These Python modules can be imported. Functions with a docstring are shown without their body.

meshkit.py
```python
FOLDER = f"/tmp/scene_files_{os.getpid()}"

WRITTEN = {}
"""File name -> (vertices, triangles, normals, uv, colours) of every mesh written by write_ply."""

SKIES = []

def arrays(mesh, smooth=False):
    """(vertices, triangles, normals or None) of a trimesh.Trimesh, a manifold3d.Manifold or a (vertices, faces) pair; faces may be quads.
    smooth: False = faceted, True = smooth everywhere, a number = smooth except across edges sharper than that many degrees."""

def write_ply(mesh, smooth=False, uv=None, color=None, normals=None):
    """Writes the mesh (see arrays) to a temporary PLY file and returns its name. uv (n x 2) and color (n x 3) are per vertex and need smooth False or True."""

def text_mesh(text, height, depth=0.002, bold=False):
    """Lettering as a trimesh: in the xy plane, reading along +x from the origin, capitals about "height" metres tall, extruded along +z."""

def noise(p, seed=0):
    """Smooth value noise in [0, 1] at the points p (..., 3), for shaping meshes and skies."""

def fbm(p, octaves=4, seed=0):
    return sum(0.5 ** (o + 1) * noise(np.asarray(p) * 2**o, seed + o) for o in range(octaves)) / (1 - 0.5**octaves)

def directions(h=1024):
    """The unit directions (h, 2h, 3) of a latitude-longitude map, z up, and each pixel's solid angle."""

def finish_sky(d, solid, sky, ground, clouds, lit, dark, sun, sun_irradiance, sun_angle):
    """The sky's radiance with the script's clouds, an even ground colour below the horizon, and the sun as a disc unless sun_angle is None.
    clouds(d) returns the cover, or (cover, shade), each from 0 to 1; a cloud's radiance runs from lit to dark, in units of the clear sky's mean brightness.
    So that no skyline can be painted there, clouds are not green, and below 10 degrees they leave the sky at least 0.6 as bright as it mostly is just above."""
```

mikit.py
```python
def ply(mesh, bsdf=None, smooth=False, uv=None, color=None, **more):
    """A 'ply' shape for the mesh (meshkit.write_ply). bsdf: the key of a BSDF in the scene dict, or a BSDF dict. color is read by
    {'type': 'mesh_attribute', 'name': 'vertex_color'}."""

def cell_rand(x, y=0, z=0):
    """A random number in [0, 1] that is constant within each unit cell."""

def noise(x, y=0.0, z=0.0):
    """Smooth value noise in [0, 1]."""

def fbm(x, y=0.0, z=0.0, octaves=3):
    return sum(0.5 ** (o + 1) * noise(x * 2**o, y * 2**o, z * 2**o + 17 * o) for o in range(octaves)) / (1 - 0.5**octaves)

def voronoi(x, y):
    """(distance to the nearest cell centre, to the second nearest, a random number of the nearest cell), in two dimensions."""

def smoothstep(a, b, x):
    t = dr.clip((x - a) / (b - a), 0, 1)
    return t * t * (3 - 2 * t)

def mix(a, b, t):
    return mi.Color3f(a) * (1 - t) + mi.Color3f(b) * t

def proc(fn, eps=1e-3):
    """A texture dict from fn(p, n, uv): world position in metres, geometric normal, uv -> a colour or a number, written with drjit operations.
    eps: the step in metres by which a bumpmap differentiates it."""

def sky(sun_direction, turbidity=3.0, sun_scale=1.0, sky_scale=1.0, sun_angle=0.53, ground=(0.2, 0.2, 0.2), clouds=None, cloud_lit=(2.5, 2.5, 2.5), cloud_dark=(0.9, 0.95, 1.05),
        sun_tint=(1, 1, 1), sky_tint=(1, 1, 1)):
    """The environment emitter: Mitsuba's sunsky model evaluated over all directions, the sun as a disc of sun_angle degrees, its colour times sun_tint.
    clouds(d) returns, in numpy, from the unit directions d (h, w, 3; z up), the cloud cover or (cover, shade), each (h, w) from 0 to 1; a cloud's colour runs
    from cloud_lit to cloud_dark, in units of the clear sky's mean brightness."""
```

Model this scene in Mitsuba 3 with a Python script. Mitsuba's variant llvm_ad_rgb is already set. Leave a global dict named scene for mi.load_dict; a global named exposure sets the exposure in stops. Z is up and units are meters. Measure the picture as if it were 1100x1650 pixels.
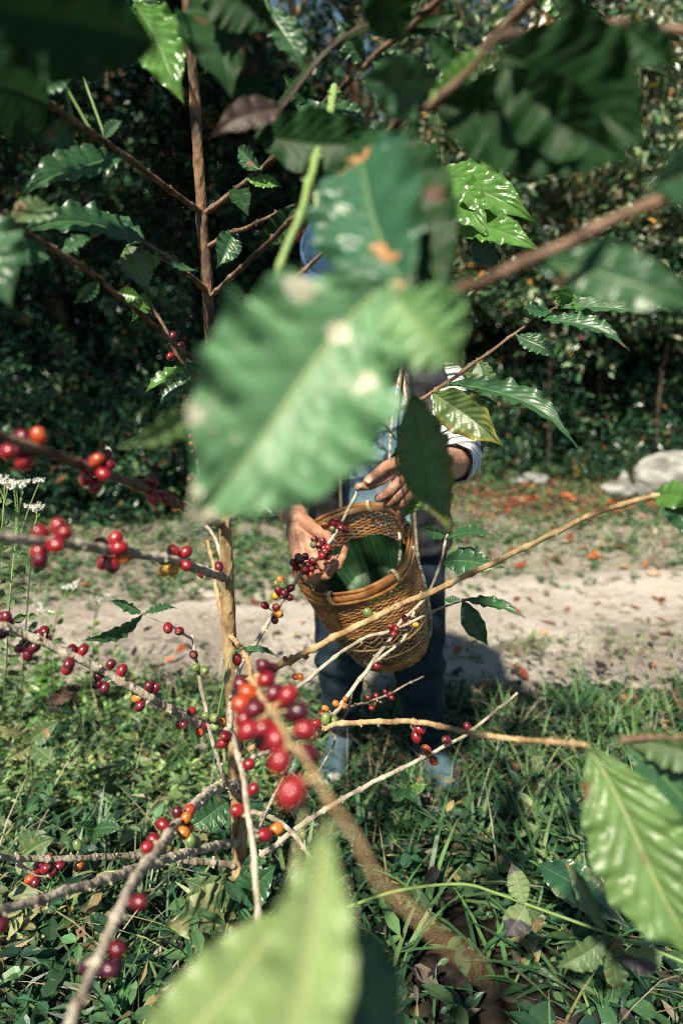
import math
import numpy as np, trimesh, manifold3d as m3, drjit as dr, mitsuba as mi, mikit, meshkit

T = mi.ScalarTransform4f
scene, labels = {}, {}

# ---------------------------------------------------------------- camera, sky, exposure
exposure = 2.45
scene['camera'] = {'type': 'thinlens', 'fov': 55.29, 'fov_axis': 'x', 'aperture_radius': 0.0055, 'focus_distance': 1.14,
                   'near_clip': 0.02, 'far_clip': 400.0,
                   'to_world': T().look_at(origin=[0, 0, 1.36], target=[0, math.cos(math.radians(14)), 1.36 - math.sin(math.radians(14))], up=[0, 0, 1])}
scene['sky'] = mikit.sky((-0.25, -0.60, 0.76), turbidity=3, sun_tint=(0.90, 1.0, 1.06), sky_tint=(1.0, 0.99, 0.82), sky_scale=0.68, sun_scale=1.4, sun_angle=2.0)

# ---------------------------------------------------------------- helpers
A3 = lambda *v: np.array(v, float)
def sm(a, b, x):
    t = np.clip((np.asarray(x, float) - a) / (b - a), 0, 1)
    return t * t * (3 - 2 * t)
def unit(v):
    v = np.asarray(v, float)
    return v / (np.linalg.norm(v, axis=-1, keepdims=True) + 1e-12)
_count = {}
def key_for(parent, name):
    base = (parent + '__' if parent else '') + name
    n = _count.get(base, 0)
    _count[base] = n + 1
    return base if n == 0 else f'{base}_{n:03d}'
def put(parent, name, shape, **props):
    """One entry of the scene: a thing when parent is None, else a part of parent."""
    k = key_for(parent, name)
    scene[k] = shape
    if props:
        labels[k] = props
    return k
def thing(name, label, category, group=None):
    k = key_for(None, name)
    labels[k] = {'label': label, 'category': category}
    if group:
        labels[k]['group'] = group
    return k
def join(meshes):
    vs, fs, n = [], [], 0
    for v, f in meshes:
        vs.append(np.asarray(v, float)); fs.append(np.asarray(f, int) + n); n += len(v)
    return np.vstack(vs), np.vstack(fs)
def catmull(pts, per=8):
    p = np.asarray(pts, float)
    if len(p) < 3:
        return np.linspace(p[0], p[-1], per + 1)
    q = np.vstack([2 * p[0] - p[1], p, 2 * p[-1] - p[-2]])
    t = (np.arange(per) / per)[:, None]
    out = []
    for i in range(len(p) - 1):
        a, b, c, d = q[i:i + 4]
        out.append(.5 * (2 * b + (c - a) * t + (2 * a - 5 * b + 4 * c - d) * t * t + (3 * b - a - 3 * c + d) * t ** 3))
    return np.vstack(out + [p[-1:]])
def resample(p, step):
    s = np.r_[0, np.cumsum(np.linalg.norm(np.diff(p, axis=0), axis=1))]
    n = max(3, int(s[-1] / step) + 1)
    t = np.linspace(0, s[-1], n)
    return np.stack([np.interp(t, s, p[:, k]) for k in range(3)], 1), t
def frames(p):
    """Tangents and two side vectors along a polyline (parallel transport)."""
    t = unit(np.gradient(p, axis=0))
    a = np.zeros_like(p)
    ref = A3(0, 0, 1) if abs(t[0, 2]) < .9 else A3(1, 0, 0)
    a[0] = unit(np.cross(t[0], ref))
    for i in range(1, len(p)):
        w = a[i - 1] - t[i] * (a[i - 1] @ t[i])
        a[i] = w / (np.linalg.norm(w) + 1e-12)
    return t, a, np.cross(t, a)
def tube(p, r, sides=8, flat=1.0, cap=True, up=None):
    """A tube along the polyline p with radii r; flat < 1 squashes it across (the second side vector)."""
    p = np.asarray(p, float)
    r = np.broadcast_to(np.asarray(r, float), (len(p),))
    t, a, b = frames(p)
    if up is not None:
        b = unit(np.asarray(up, float) - t * np.sum(np.asarray(up, float) * t, 1, keepdims=True)); a = np.cross(b, t)
    ang = np.arange(sides) * 2 * np.pi / sides
    v = p[:, None] + r[:, None, None] * (np.cos(ang)[None, :, None] * a[:, None] + flat * np.sin(ang)[None, :, None] * b[:, None])
    i, j = np.meshgrid(np.arange(len(p) - 1), np.arange(sides), indexing='ij')
    q = np.stack([i * sides + j, i * sides + (j + 1) % sides, (i + 1) * sides + (j + 1) % sides, (i + 1) * sides + j], -1).reshape(-1, 4)
    f = np.vstack([q[:, [0, 1, 2]], q[:, [0, 2, 3]]])
    v = v.reshape(-1, 3)
    if cap:
        n = len(v)
        v = np.vstack([v, p[:1] - t[:1] * r[0] * .3, p[-1:] + t[-1:] * r[-1] * .6])
        j = np.arange(sides); e = (len(p) - 1) * sides
        f = np.vstack([f, np.stack([(j + 1) % sides, j, np.full(sides, n)], 1), np.stack([e + j, e + (j + 1) % sides, np.full(sides, n + 1)], 1)])
    return v, f
def ball(c, r, level=2, stretch=(1, 1, 1)):
    m = trimesh.creation.icosphere(subdivisions=level, radius=1.0)
    return np.array(m.vertices) * np.asarray(stretch, float) * r + np.asarray(c, float), np.array(m.faces)
def grid_faces(nu, nv):
    i, j = np.meshgrid(np.arange(nu - 1), np.arange(nv - 1), indexing='ij')
    a = (i * nv + j).ravel()
    return np.vstack([np.stack([a, a + nv, a + nv + 1], 1), np.stack([a, a + nv + 1, a + 1], 1)])
def blob(bones, edge=.02, smooth=8, more=()):
    """bones: (p0, r0, p1, r1); each the hull of two spheres; all joined, refined and smoothed into one skin."""
    parts = []
    for p0, r0, p1, r1 in bones:
        s = [m3.Manifold.sphere(float(r), 20).translate([float(x) for x in p]) for p, r in ((p0, r0), (p1, r1))]
        parts.append(m3.Manifold.batch_hull(s))
    parts += list(more)
    m = m3.Manifold.batch_boolean(parts, m3.OpType.Add).refine_to_length(edge)
    k = m.to_mesh()
    t = trimesh.Trimesh(np.array(k.vert_properties[:, :3], float), np.array(k.tri_verts), process=True)
    if smooth:
        trimesh.smoothing.filter_taubin(t, lamb=.5, nu=.52, iterations=smooth)
    return np.array(t.vertices), np.array(t.faces)
def normals_of(v, f):
    n = np.zeros_like(v)
    w = np.cross(v[f[:, 1]] - v[f[:, 0]], v[f[:, 2]] - v[f[:, 0]])
    for k in range(3):
        np.add.at(n, f[:, k], w)
    return unit(n)

# ---- procedural colour helpers
def rgb(*c): return {'type': 'rgb', 'value': list(map(float, c))}
def two_tone(a, b, scale, octaves=3, lo=.35, hi=.65, stretch=(1, 1, 1)):
    def fn(p, n, uv):
        w = mikit.fbm(p.x * scale * stretch[0], p.y * scale * stretch[1], p.z * scale * stretch[2], octaves)
        return mikit.mix(a, b, mikit.smoothstep(lo, hi, w))
    return mikit.proc(fn)
def principled(color, rough=.6, spec=.4, **kw):
    return {'type': 'twosided', 'bsdf': {'type': 'principled', 'base_color': color, 'roughness': rough, 'specular': spec, **kw}}
def thin_leaf(color, rough=.4, trans=.7, eta=1.45, gloss=.45):
    """A leaf: a thin blade that lets light through, under a waxy gloss."""
    thin = {'type': 'principledthin', 'base_color': color, 'roughness': .5, 'diff_trans': min(1.9, trans / (1 - gloss) * .85), 'eta': eta, 'spec_trans': 0.0}
    wax = {'type': 'twosided', 'bsdf': {'type': 'principled', 'base_color': color, 'roughness': rough, 'specular': .9}}
    return {'type': 'blendbsdf', 'weight': gloss, 'a': thin, 'b': wax}
VC = {'type': 'mesh_attribute', 'name': 'vertex_color'}
scene['foliage_far'] = thin_leaf(VC, .30, .65, gloss=.38)
scene['foliage_near'] = thin_leaf(VC, .42, .6, gloss=.28)
scene['litter'] = principled(VC, .7, .2)

# ---- many small leaves at once
_RHOMB = (np.array([[0, 0, 0], [.38, .5, .10], [.42, 0, 0], [.38, -.5, .10], [1, 0, -.04]], float), np.array([[0, 2, 1], [0, 3, 2], [2, 4, 1], [3, 4, 2]]))
_OVAL = (np.array([[0, 0, 0], [.2, .36, .07], [.25, 0, .02], [.2, -.36, .07], [.55, .46, .06], [.58, 0, .02], [.55, -.46, .06], [.84, .2, .0], [.84, -.2, .0], [1, 0, -.07]], float),
         np.array([[0, 2, 1], [0, 3, 2], [1, 2, 4], [2, 5, 4], [2, 3, 6], [2, 6, 5], [4, 5, 7], [5, 9, 7], [5, 6, 8], [5, 8, 9]]))
def scatter(template, base, axis, normal, length, width, color):
    """Copies of a leaf template: base points, long axes, normals, lengths, widths (shares of the length), colours."""
    tv, tf = template
    x = unit(axis); y = unit(np.cross(normal, x)); z = np.cross(x, y)
    L = np.asarray(length)[:, None, None]
    W = L * np.broadcast_to(np.asarray(width, float), (len(base),))[:, None, None]
    v = base[:, None] + x[:, None] * tv[None, :, 0:1] * L + y[:, None] * tv[None, :, 1:2] * W + z[:, None] * tv[None, :, 2:3] * L
    f = tf[None] + (np.arange(len(base)) * len(tv))[:, None, None]
    c = np.repeat(color, len(tv), 0)
    return v.reshape(-1, 3), f.reshape(-1, 3), c
def cat(chunks):
    n, V, F, Cc = 0, [], [], []
    for v, f, c in chunks:
        V.append(v); F.append(f + n); Cc.append(c); n += len(v)
    return np.vstack(V), np.vstack(F), np.vstack(Cc)
def shade(rng, n, palette, weights=None, spread=.25):
    pal = np.asarray(palette, float)
    c = pal[rng.choice(len(pal), n, p=weights)]
    return np.clip(c * np.exp(rng.normal(0, spread, (n, 1))) * np.exp(rng.normal(0, .06, (n, 3))), .004, .8)

# ---------------------------------------------------------------- ground and dirt path
def gz(x, y):
    """Height of the ground: a weedy bank towards the camera, a slope into the forest."""
    x, y = np.asarray(x, float), np.asarray(y, float)
    p = np.stack([x, y, x * 0], -1)
    z = .17 * (1 - sm(1.0, 1.75, y)) + .018 * (meshkit.fbm(p * 1.7, 3) - .5) + .012 * (meshkit.fbm(p * 7.0, 2, 3) - .5)
    return z + .07 * np.clip(y - 7.5, 0, 30) - .03 * sm(2.3, 2.7, y) * (1 - sm(3.4, 3.8, y))
def path_mask(x, y):
    """1 on the bare sandy track, 0 off it."""
    x, y = np.asarray(x, float), np.asarray(y, float)
    w = meshkit.fbm(np.stack([x * 1.1, y * 1.6, x * 0 + 5], -1), 4)
    w2 = meshkit.fbm(np.stack([x * 3.3, y * 4.1, x * 0 + 9], -1), 3)
    near, far = 2.38 + .05 * x + .3 * (w - .5), 3.62 + .10 * x + .5 * (w - .5)
    m = sm(near - .1, near + .14, y + .22 * (w2 - .5)) * (1 - sm(far - .2, far + .25, y + .3 * (w2 - .5)))
    strip = np.exp(-((y - 2.86 - .03 * x) / .16) ** 2) * sm(.3, 1.0, x) * sm(.40, .55, w2)
    return m * (1 - .8 * strip)
def xy_grid(xs, ys):
    X, Y = np.meshgrid(xs, ys, indexing='ij')
    return X, Y
def sheet(xs, ys, lift=None):
    X, Y = xy_grid(xs, ys)
    Z = gz(X, Y) + (0 if lift is None else lift(X, Y))
    v = np.stack([X, Y, Z], -1).reshape(-1, 3)
    return v, grid_faces(len(xs), len(ys))
_far = lambda a, b, n: np.concatenate([-np.geomspace(-a, 7, n)[:-1] if a < 0 else [], np.linspace(-7, 7, 150), np.geomspace(7, b, n)[1:]])
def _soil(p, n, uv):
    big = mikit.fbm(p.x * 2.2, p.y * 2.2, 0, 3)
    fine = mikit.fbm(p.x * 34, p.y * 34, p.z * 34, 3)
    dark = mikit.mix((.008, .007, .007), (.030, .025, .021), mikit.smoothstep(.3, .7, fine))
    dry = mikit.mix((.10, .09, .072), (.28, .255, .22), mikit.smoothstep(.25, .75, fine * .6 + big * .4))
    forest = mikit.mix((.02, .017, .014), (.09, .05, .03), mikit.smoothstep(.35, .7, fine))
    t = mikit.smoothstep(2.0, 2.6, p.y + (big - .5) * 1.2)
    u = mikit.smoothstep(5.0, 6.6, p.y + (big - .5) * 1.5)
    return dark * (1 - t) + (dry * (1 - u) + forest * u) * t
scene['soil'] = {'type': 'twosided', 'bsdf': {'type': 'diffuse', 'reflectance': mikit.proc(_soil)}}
def _sand(p, n, uv):
    big = mikit.fbm(p.x * 1.8, p.y * 2.6, 0, 4)
    fine = mikit.fbm(p.x * 60, p.y * 60, 0, 3)
    c = mikit.mix((.205, .178, .158), (.37, .335, .302), mikit.smoothstep(.3, .68, big * .65 + fine * .35))
    return mikit.mix(c, (.10, .085, .07), mikit.smoothstep(.66, .8, mikit.fbm(p.x * 16, p.y * 18, 3, 3)) * .8)
scene['sand'] = {'type': 'twosided', 'bsdf': {'type': 'bumpmap', 'bump': mikit.proc(lambda p, n, uv: mikit.fbm(p.x * 45, p.y * 45, 0, 3)), 'scale': .012, 'b': {'type': 'diffuse', 'reflectance': mikit.proc(_sand)}}}
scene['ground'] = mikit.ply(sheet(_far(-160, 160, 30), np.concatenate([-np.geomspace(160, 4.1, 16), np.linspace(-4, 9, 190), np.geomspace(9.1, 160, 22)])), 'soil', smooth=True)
labels['ground'] = {'label': 'dark soil and dry earth under the weeds and the forest', 'category': 'ground', 'kind': 'structure'}
scene['dirt_path'] = mikit.ply(sheet(np.linspace(-7, 7.5, 260), np.linspace(1.9, 4.6, 100), lambda X, Y: -.035 + .05 * np.clip(path_mask(X, Y) * 1.5, 0, 1) + .012 * (meshkit.fbm(np.stack([X * 6, Y * 9, X * 0], -1), 3, 5) - .5)), 'sand', smooth=True)
labels['dirt_path'] = {'label': 'pale sandy track crossing behind the person', 'category': 'path', 'kind': 'structure'}

# ---------------------------------------------------------------- rocks
def _stone(p, n, uv):
    a = mikit.fbm(p.x * 9, p.y * 9, p.z * 9, 4)
    c = mikit.mix((.13, .128, .122), (.32, .315, .30), mikit.smoothstep(.3, .65, a))
    return mikit.mix(c, (.11, .11, .1), mikit.smoothstep(.6, .72, mikit.fbm(p.x * 5, p.y * 5, p.z * 14, 3)))
scene['stone'] = principled(mikit.proc(_stone), .85, .2)
def rock(c, size, seed, label, name='boulder', cut=None):
    m = trimesh.creation.icosphere(subdivisions=5 if size[0] > .3 else 3)
    v = np.array(m.vertices)
    rng = np.random.default_rng(seed)
    for _ in range(11 if size[0] < .4 else 6):
        n = unit(rng.normal(size=3)); h = rng.uniform(.62, .9)
        d = v @ n - h
        v -= np.where(d > 0, d * (.88 if size[0] < .4 else .6), 0)[:, None] * n
    v *= 1 + .13 * (meshkit.fbm(v * 2.2 + seed, 4) - .5)[:, None] + .05 * (meshkit.fbm(v * 9 + seed, 3) - .5)[:, None]
    v = v * np.asarray(size) + np.asarray(c)
    k = put(None, name, mikit.ply((v, np.array(m.faces)), 'stone', smooth=32))
    labels[k] = {'label': label, 'category': 'rock'}
rock((3.26, 6.2, .10), (.48, .42, .31), 5, 'large whitish boulder at the right edge before the forest')
rock((2.62, 6.05, .05), (.17, .14, .10), 8, 'small grey rock at the foot of the large white boulder', 'stone_block')
rock((2.70, 6.12, .12), (.07, .065, .13), 13, 'upright pale stone leaning on the small grey rock', 'stone_block')
rock((1.98, 6.75, .03), (.23, .13, .065), 21, 'flat white stone lying alone beyond the red leaf litter', 'stone_block')
rock((-1.47, 4.12, .03), (.05, .05, .035), 31, 'little pale stone in the grass beyond the path at left', 'stone_block')
rock((.36, 2.62, .025), (.03, .025, .018), 35, 'little white pebble at the near edge of the path', 'stone_block')

# ---------------------------------------------------------------- forest
def _bark(p, n, uv):
    a = mikit.fbm(p.x * 22, p.y * 22, p.z * 5, 4)
    return mikit.mix((.05, .038, .028), (.26, .17, .11), mikit.smoothstep(.3, .72, a))
scene['bark'] = principled(mikit.proc(_bark), .9, .1)
scene['dark_bark'] = principled(two_tone((.018, .014, .011), (.07, .05, .036), 18), .9, .1)
def _palebark(p, n, uv):
    a = mikit.fbm(p.x * 14, p.y * 14, p.z * 6, 4)
    return mikit.mix((.20, .15, .11), (.52, .42, .34), mikit.smoothstep(.3, .7, a))
scene['pale_bark'] = principled(mikit.proc(_palebark), .85, .15)
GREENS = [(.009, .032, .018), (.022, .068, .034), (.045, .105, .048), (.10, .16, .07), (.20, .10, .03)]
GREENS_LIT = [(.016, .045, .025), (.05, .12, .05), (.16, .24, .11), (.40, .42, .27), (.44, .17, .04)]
def crown_leaves(rng, clumps, per, leaf, spread, palette, weights, droop=.35, width=.42):
    """Leaves in sprays: each spray a short drooping twig with leaves to both sides."""
    n = len(clumps) * per
    out = unit(rng.normal(size=(len(clumps), 3)) * A3(1, 1, .45)); out[:, 2] -= droop * .6
    out = unit(out)
    t = rng.uniform(0, 1, (len(clumps), per))
    tone = np.exp(rng.normal(0, .28, (len(clumps), 1)))
    base = clumps[:, None] + out[:, None] * (t[..., None] - .3) * spread * 1.5 + rng.normal(0, spread * .28, (len(clumps), per, 3))
    axis = out[:, None] * .7 + rng.normal(0, .6, (len(clumps), per, 3)); axis[..., 2] -= droop
    nrm = rng.normal(0, .55, (len(clumps), per, 3)) + A3(-.1, -.35, .8)
    L = leaf * rng.uniform(.6, 1.35, n)
    col = shade(rng, n, palette, weights) * np.repeat(tone, per, 0)
    return scatter(_RHOMB, base.reshape(-1, 3), axis.reshape(-1, 3), nrm.reshape(-1, 3), L, width, np.clip(col, .004, .6))
def ellipsoid_points(rng, n, c, r, inner=.35):
    d = unit(rng.normal(size=(n, 3)))
    q = d * rng.uniform(inner ** 3, 1, (n, 1)) ** (1 / 3)
    q *= 1 + .5 * (meshkit.fbm(d * 2.3 + np.asarray(c), 3) - .45)[:, None]
    return np.asarray(c) + q * np.asarray(r)
def tree(label, x, y, h, r0, lean, lobes, per, leaf, palette, weights, seed, bark='bark', name='forest_tree', group=None, limbs=6, category='tree', clumps=160, droop=.35, spread=.22):
    rng = np.random.default_rng(seed)
    t = thing(name, label, category, group)
    z0 = float(gz(x, y))
    k = np.linspace(0, 1, 9)
    bend = np.stack([lean[0] * k ** 1.4 + .05 * np.sin(k * 7 + seed), lean[1] * k ** 1.4 + .05 * np.cos(k * 6 + seed), k * h - .15], 1)
    p, s = resample(catmull(bend + A3(x, y, z0), 5), .12 if h < 5 else .25)
    r = r0 * (1 - .72 * s / s[-1]) * (1 + .35 * np.exp(-s / .18)) * (1 + .12 * (meshkit.noise(p * 5 + seed) - .5))
    v, f = tube(p, r, 11)
    v = v + (meshkit.fbm(v * 9, 3, seed) - .5)[:, None] * unit(v - np.array([x, y, 0])) * A3(1, 1, 0) * r0 * .35
    put(t, 'trunk', mikit.ply((v, f), bark, smooth=True))
    lim = []
    C = np.array([l[0:3] for l in lobes], float); R = np.array([l[3:6] for l in lobes], float)
    for i in range(limbs):
        j = int(rng.uniform(.4, .9) * (len(p) - 1))
        c = C[i % len(C)] + rng.normal(size=3) * R[i % len(C)] * .45
        mid = (p[j] + c) / 2 + A3(0, 0, .15) + rng.normal(size=3) * .12
        q, s2 = resample(catmull([p[j], mid, c], 5), .2)
        lim.append(tube(q, np.linspace(r[j] * .55, .012, len(q)), 6))
    if lim:
        put(t, 'limb', mikit.ply(join(lim), bark, smooth=True), kind='stuff')
    share = np.prod(R, 1) ** (2 / 3); share = share / share.sum()
    pts = np.vstack([ellipsoid_points(rng, max(4, int(clumps * a)), c, r_) for a, c, r_ in zip(share, C, R)])
    v, f, c = crown_leaves(rng, pts, per, leaf, spread, palette, weights, droop)
    put(t, 'crown', mikit.ply((v, f), 'foliage_far', color=c))
    return t
FG = 'trees standing in the forest'
W1, W2, W3 = [.40, .34, .17, .06, .03], [.40, .32, .16, .09, .03], [.30, .22, .18, .26, .04]
def lobes_of(seed, x, y, z, w, hgt, n=6, dep=1.0):
    rng = np.random.default_rng(seed)
    return [(x + rng.uniform(-w, w), y + rng.uniform(-dep, dep), z + rng.uniform(-hgt, hgt), rng.uniform(.5, .9), rng.uniform(.45, .8), rng.uniform(.35, .7)) for _ in range(n)]
# tall trees: label, x, y, height, radius, lean, bark, crown height, width, palette, weights
TALL = [
 ('slim orange-brown trunk rising beside the foreground stem', -.42, 8.2, 8.5, .085, (-.25, .4), 'bark', 5.2, 1.5, GREENS, W2),
 ('rough brown tree trunk behind the person, sunlit in patches', .28, 9.0, 9.0, .13, (-.3, .3), 'bark', 5.6, 1.6, GREENS_LIT, W3),
 ('thick dark trunk with orange sunlit bark at the forest edge', 2.12, 8.3, 7.5, .17, (.15, .3), 'bark', 5.0, 1.6, GREENS_LIT, W2),
 ('thin pale trunk right of the thick orange-lit trunk', 2.78, 8.5, 6.5, .05, (.25, .2), 'pale_bark', 4.6, 1.2, GREENS, W2),
 ('pale forked trunk in the shade above the boulder', 4.25, 9.2, 6.8, .09, (.35, .3), 'pale_bark', 4.6, 1.4, GREENS, W1),
 ('slender leaning trunk at the far right above the boulder', 4.78, 8.0, 6.0, .06, (.5, .2), 'pale_bark', 4.4, 1.2, GREENS, W1),
 ('dark trunk deep in the shade at the left edge', -3.35, 8.0, 8.0, .12, (-.2, .3), 'bark', 5.0, 1.5, GREENS, W1),
 ('thin dark trunk in the black shade left of the stem', -2.05, 8.4, 7.5, .07, (.2, .4), 'bark', 5.0, 1.4, GREENS, W1),
 ('slim trunk half hidden behind the person\'s shoulder', 1.42, 9.4, 8.0, .08, (.1, .3), 'bark', 5.4, 1.5, GREENS_LIT, W3),
]
for i, (lab, x, y, h, r, lean, bk, cz, w, pal, wt) in enumerate(TALL):
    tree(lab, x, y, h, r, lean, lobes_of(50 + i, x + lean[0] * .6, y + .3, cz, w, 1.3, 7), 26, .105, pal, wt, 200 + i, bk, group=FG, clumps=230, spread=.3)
# understory: bushy trees that make the green wall
UNDER = [
 # label, x, y, z of crown, half width, half height, palette, weights, clumps
 ('dense dark bush filling the left edge of the forest', -4.1, 7.6, 1.5, .9, 1.0, GREENS, W1, 300),
 ('dark leafy bush in the shade behind the left berry branches', -2.9, 8.3, 1.5, .9, 1.1, GREENS, W1, 300),
 ('glossy dark shrub above the berry branches at left', -3.6, 7.7, 3.3, 1.0, .9, GREENS, W2, 320),
 ('dark shrub left of the foreground stem', -2.0, 8.4, 3.2, .9, 1.0, GREENS, W1, 300),
 ('deep green bush low behind the foreground stem', -1.6, 8.0, 1.4, .8, 1.0, GREENS, W1, 260),
 ('bush with a few yellowing sprays beside the slim orange trunk', -1.0, 8.0, 3.9, .8, .8, GREENS, W2, 280),
 ('dark bush right behind the person\'s back', -.2, 8.5, 1.6, .9, 1.1, GREENS, W1, 280),
 ('low dark bush at the left edge close behind the verge', -3.5, 5.9, .55, .8, .5, GREENS, W1, 260),
 ('low dark bush behind the upper berry branch at left', -2.5, 5.6, .5, .8, .5, GREENS, W1, 260),
 ('low dark bush between the berry branches and the stem', -1.55, 5.7, .5, .8, .5, GREENS, W1, 260),
 ('low dark bush close behind the stem', -.7, 6.0, .5, .7, .5, GREENS, W1, 240),
 ('low dark bush in front of the thick orange-lit trunk', 2.0, 8.0, .5, .8, .42, GREENS, W1, 220),
 ('low dark bush left of the boulder at the foot of the trees', 3.1, 8.0, .55, .8, .45, GREENS, W1, 220),
 ('low dark bush at the right edge above the boulder', 4.3, 7.8, .6, .8, .5, GREENS, W1, 220),
 ('shrub behind the person\'s cap', .3, 8.8, 3.0, .9, .9, GREENS, W2, 280),
 ('pale sunlit shrub right of the person behind the hanging leaf', 1.35, 7.5, 2.9, .85, .75, GREENS_LIT, W3, 330),
 ('bright speckled shrub under the two big dark leaves', 2.3, 7.3, 3.3, .95, .8, GREENS_LIT, W3, 360),
 ('bright speckled shrub at the right edge of the view', 3.5, 7.2, 3.0, .95, .85, GREENS_LIT, W3, 360),
 ('golden-green shrub at the far right below the leaf tips', 4.5, 7.3, 2.7, .8, .8, GREENS_LIT, W2, 300),
 ('leafy shrub hanging over the shade right of the person', 1.9, 7.7, 2.2, .8, .55, GREENS_LIT, W2, 280),
 ('leafy shrub hanging over the shade above the flat white stone', 2.9, 7.6, 2.2, .8, .55, GREENS_LIT, W2, 280),
 ('leafy shrub hanging over the shade above the boulder', 4.0, 7.5, 2.1, .8, .55, GREENS_LIT, W2, 280),
 ('low dark bush between the orange-lit trunks', 1.5, 9.2, 1.2, .8, .7, GREENS, W1, 220),
 ('low dark bush behind the flat white stone', 2.6, 8.9, 1.2, .9, .7, GREENS, W1, 220),
 ('low dark bush behind the white boulder', 3.9, 8.9, 1.3, .9, .8, GREENS, W1, 240),
 ('shadowed bush at the far right behind the boulder', 5.1, 8.9, 1.5, .8, .9, GREENS, W1, 240),
 ('wide dark bush deep behind the left shrubs', -3.6, 10.2, 2.2, 1.3, 1.8, GREENS, W1, 420),
 ('wide dark bush deep behind the stem', -1.2, 10.4, 2.4, 1.3, 1.9, GREENS, W1, 420),
 ('wide dark bush deep behind the person', 1.0, 10.6, 2.4, 1.3, 2.0, GREENS, W1, 420),
 ('wide dark bush deep behind the bright shrubs', 3.2, 10.6, 2.4, 1.3, 2.0, GREENS, W1, 420),
 ('wide dark bush deep in the forest at the right edge', 5.4, 10.4, 2.2, 1.3, 1.9, GREENS, W1, 420),
 ('wide dark bush deep in the forest at the left edge', -5.6, 9.8, 2.2, 1.2, 1.8, GREENS, W1, 420),
]
for i, (lab, x, y, cz, w, hh, pal, wt, n) in enumerate(UNDER):
    tree(lab, x, y, cz + .4, .024, (.1, .1), lobes_of(90 + i, x, y, cz, w, hh, 8, .45), 24, .088 if y < 9.6 else .14, pal, wt, 300 + i, 'dark_bark', 'forest_shrub', 'shrubs along the forest edge', limbs=8, category='shrub', clumps=int(n * 1.25), spread=.2)
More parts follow.
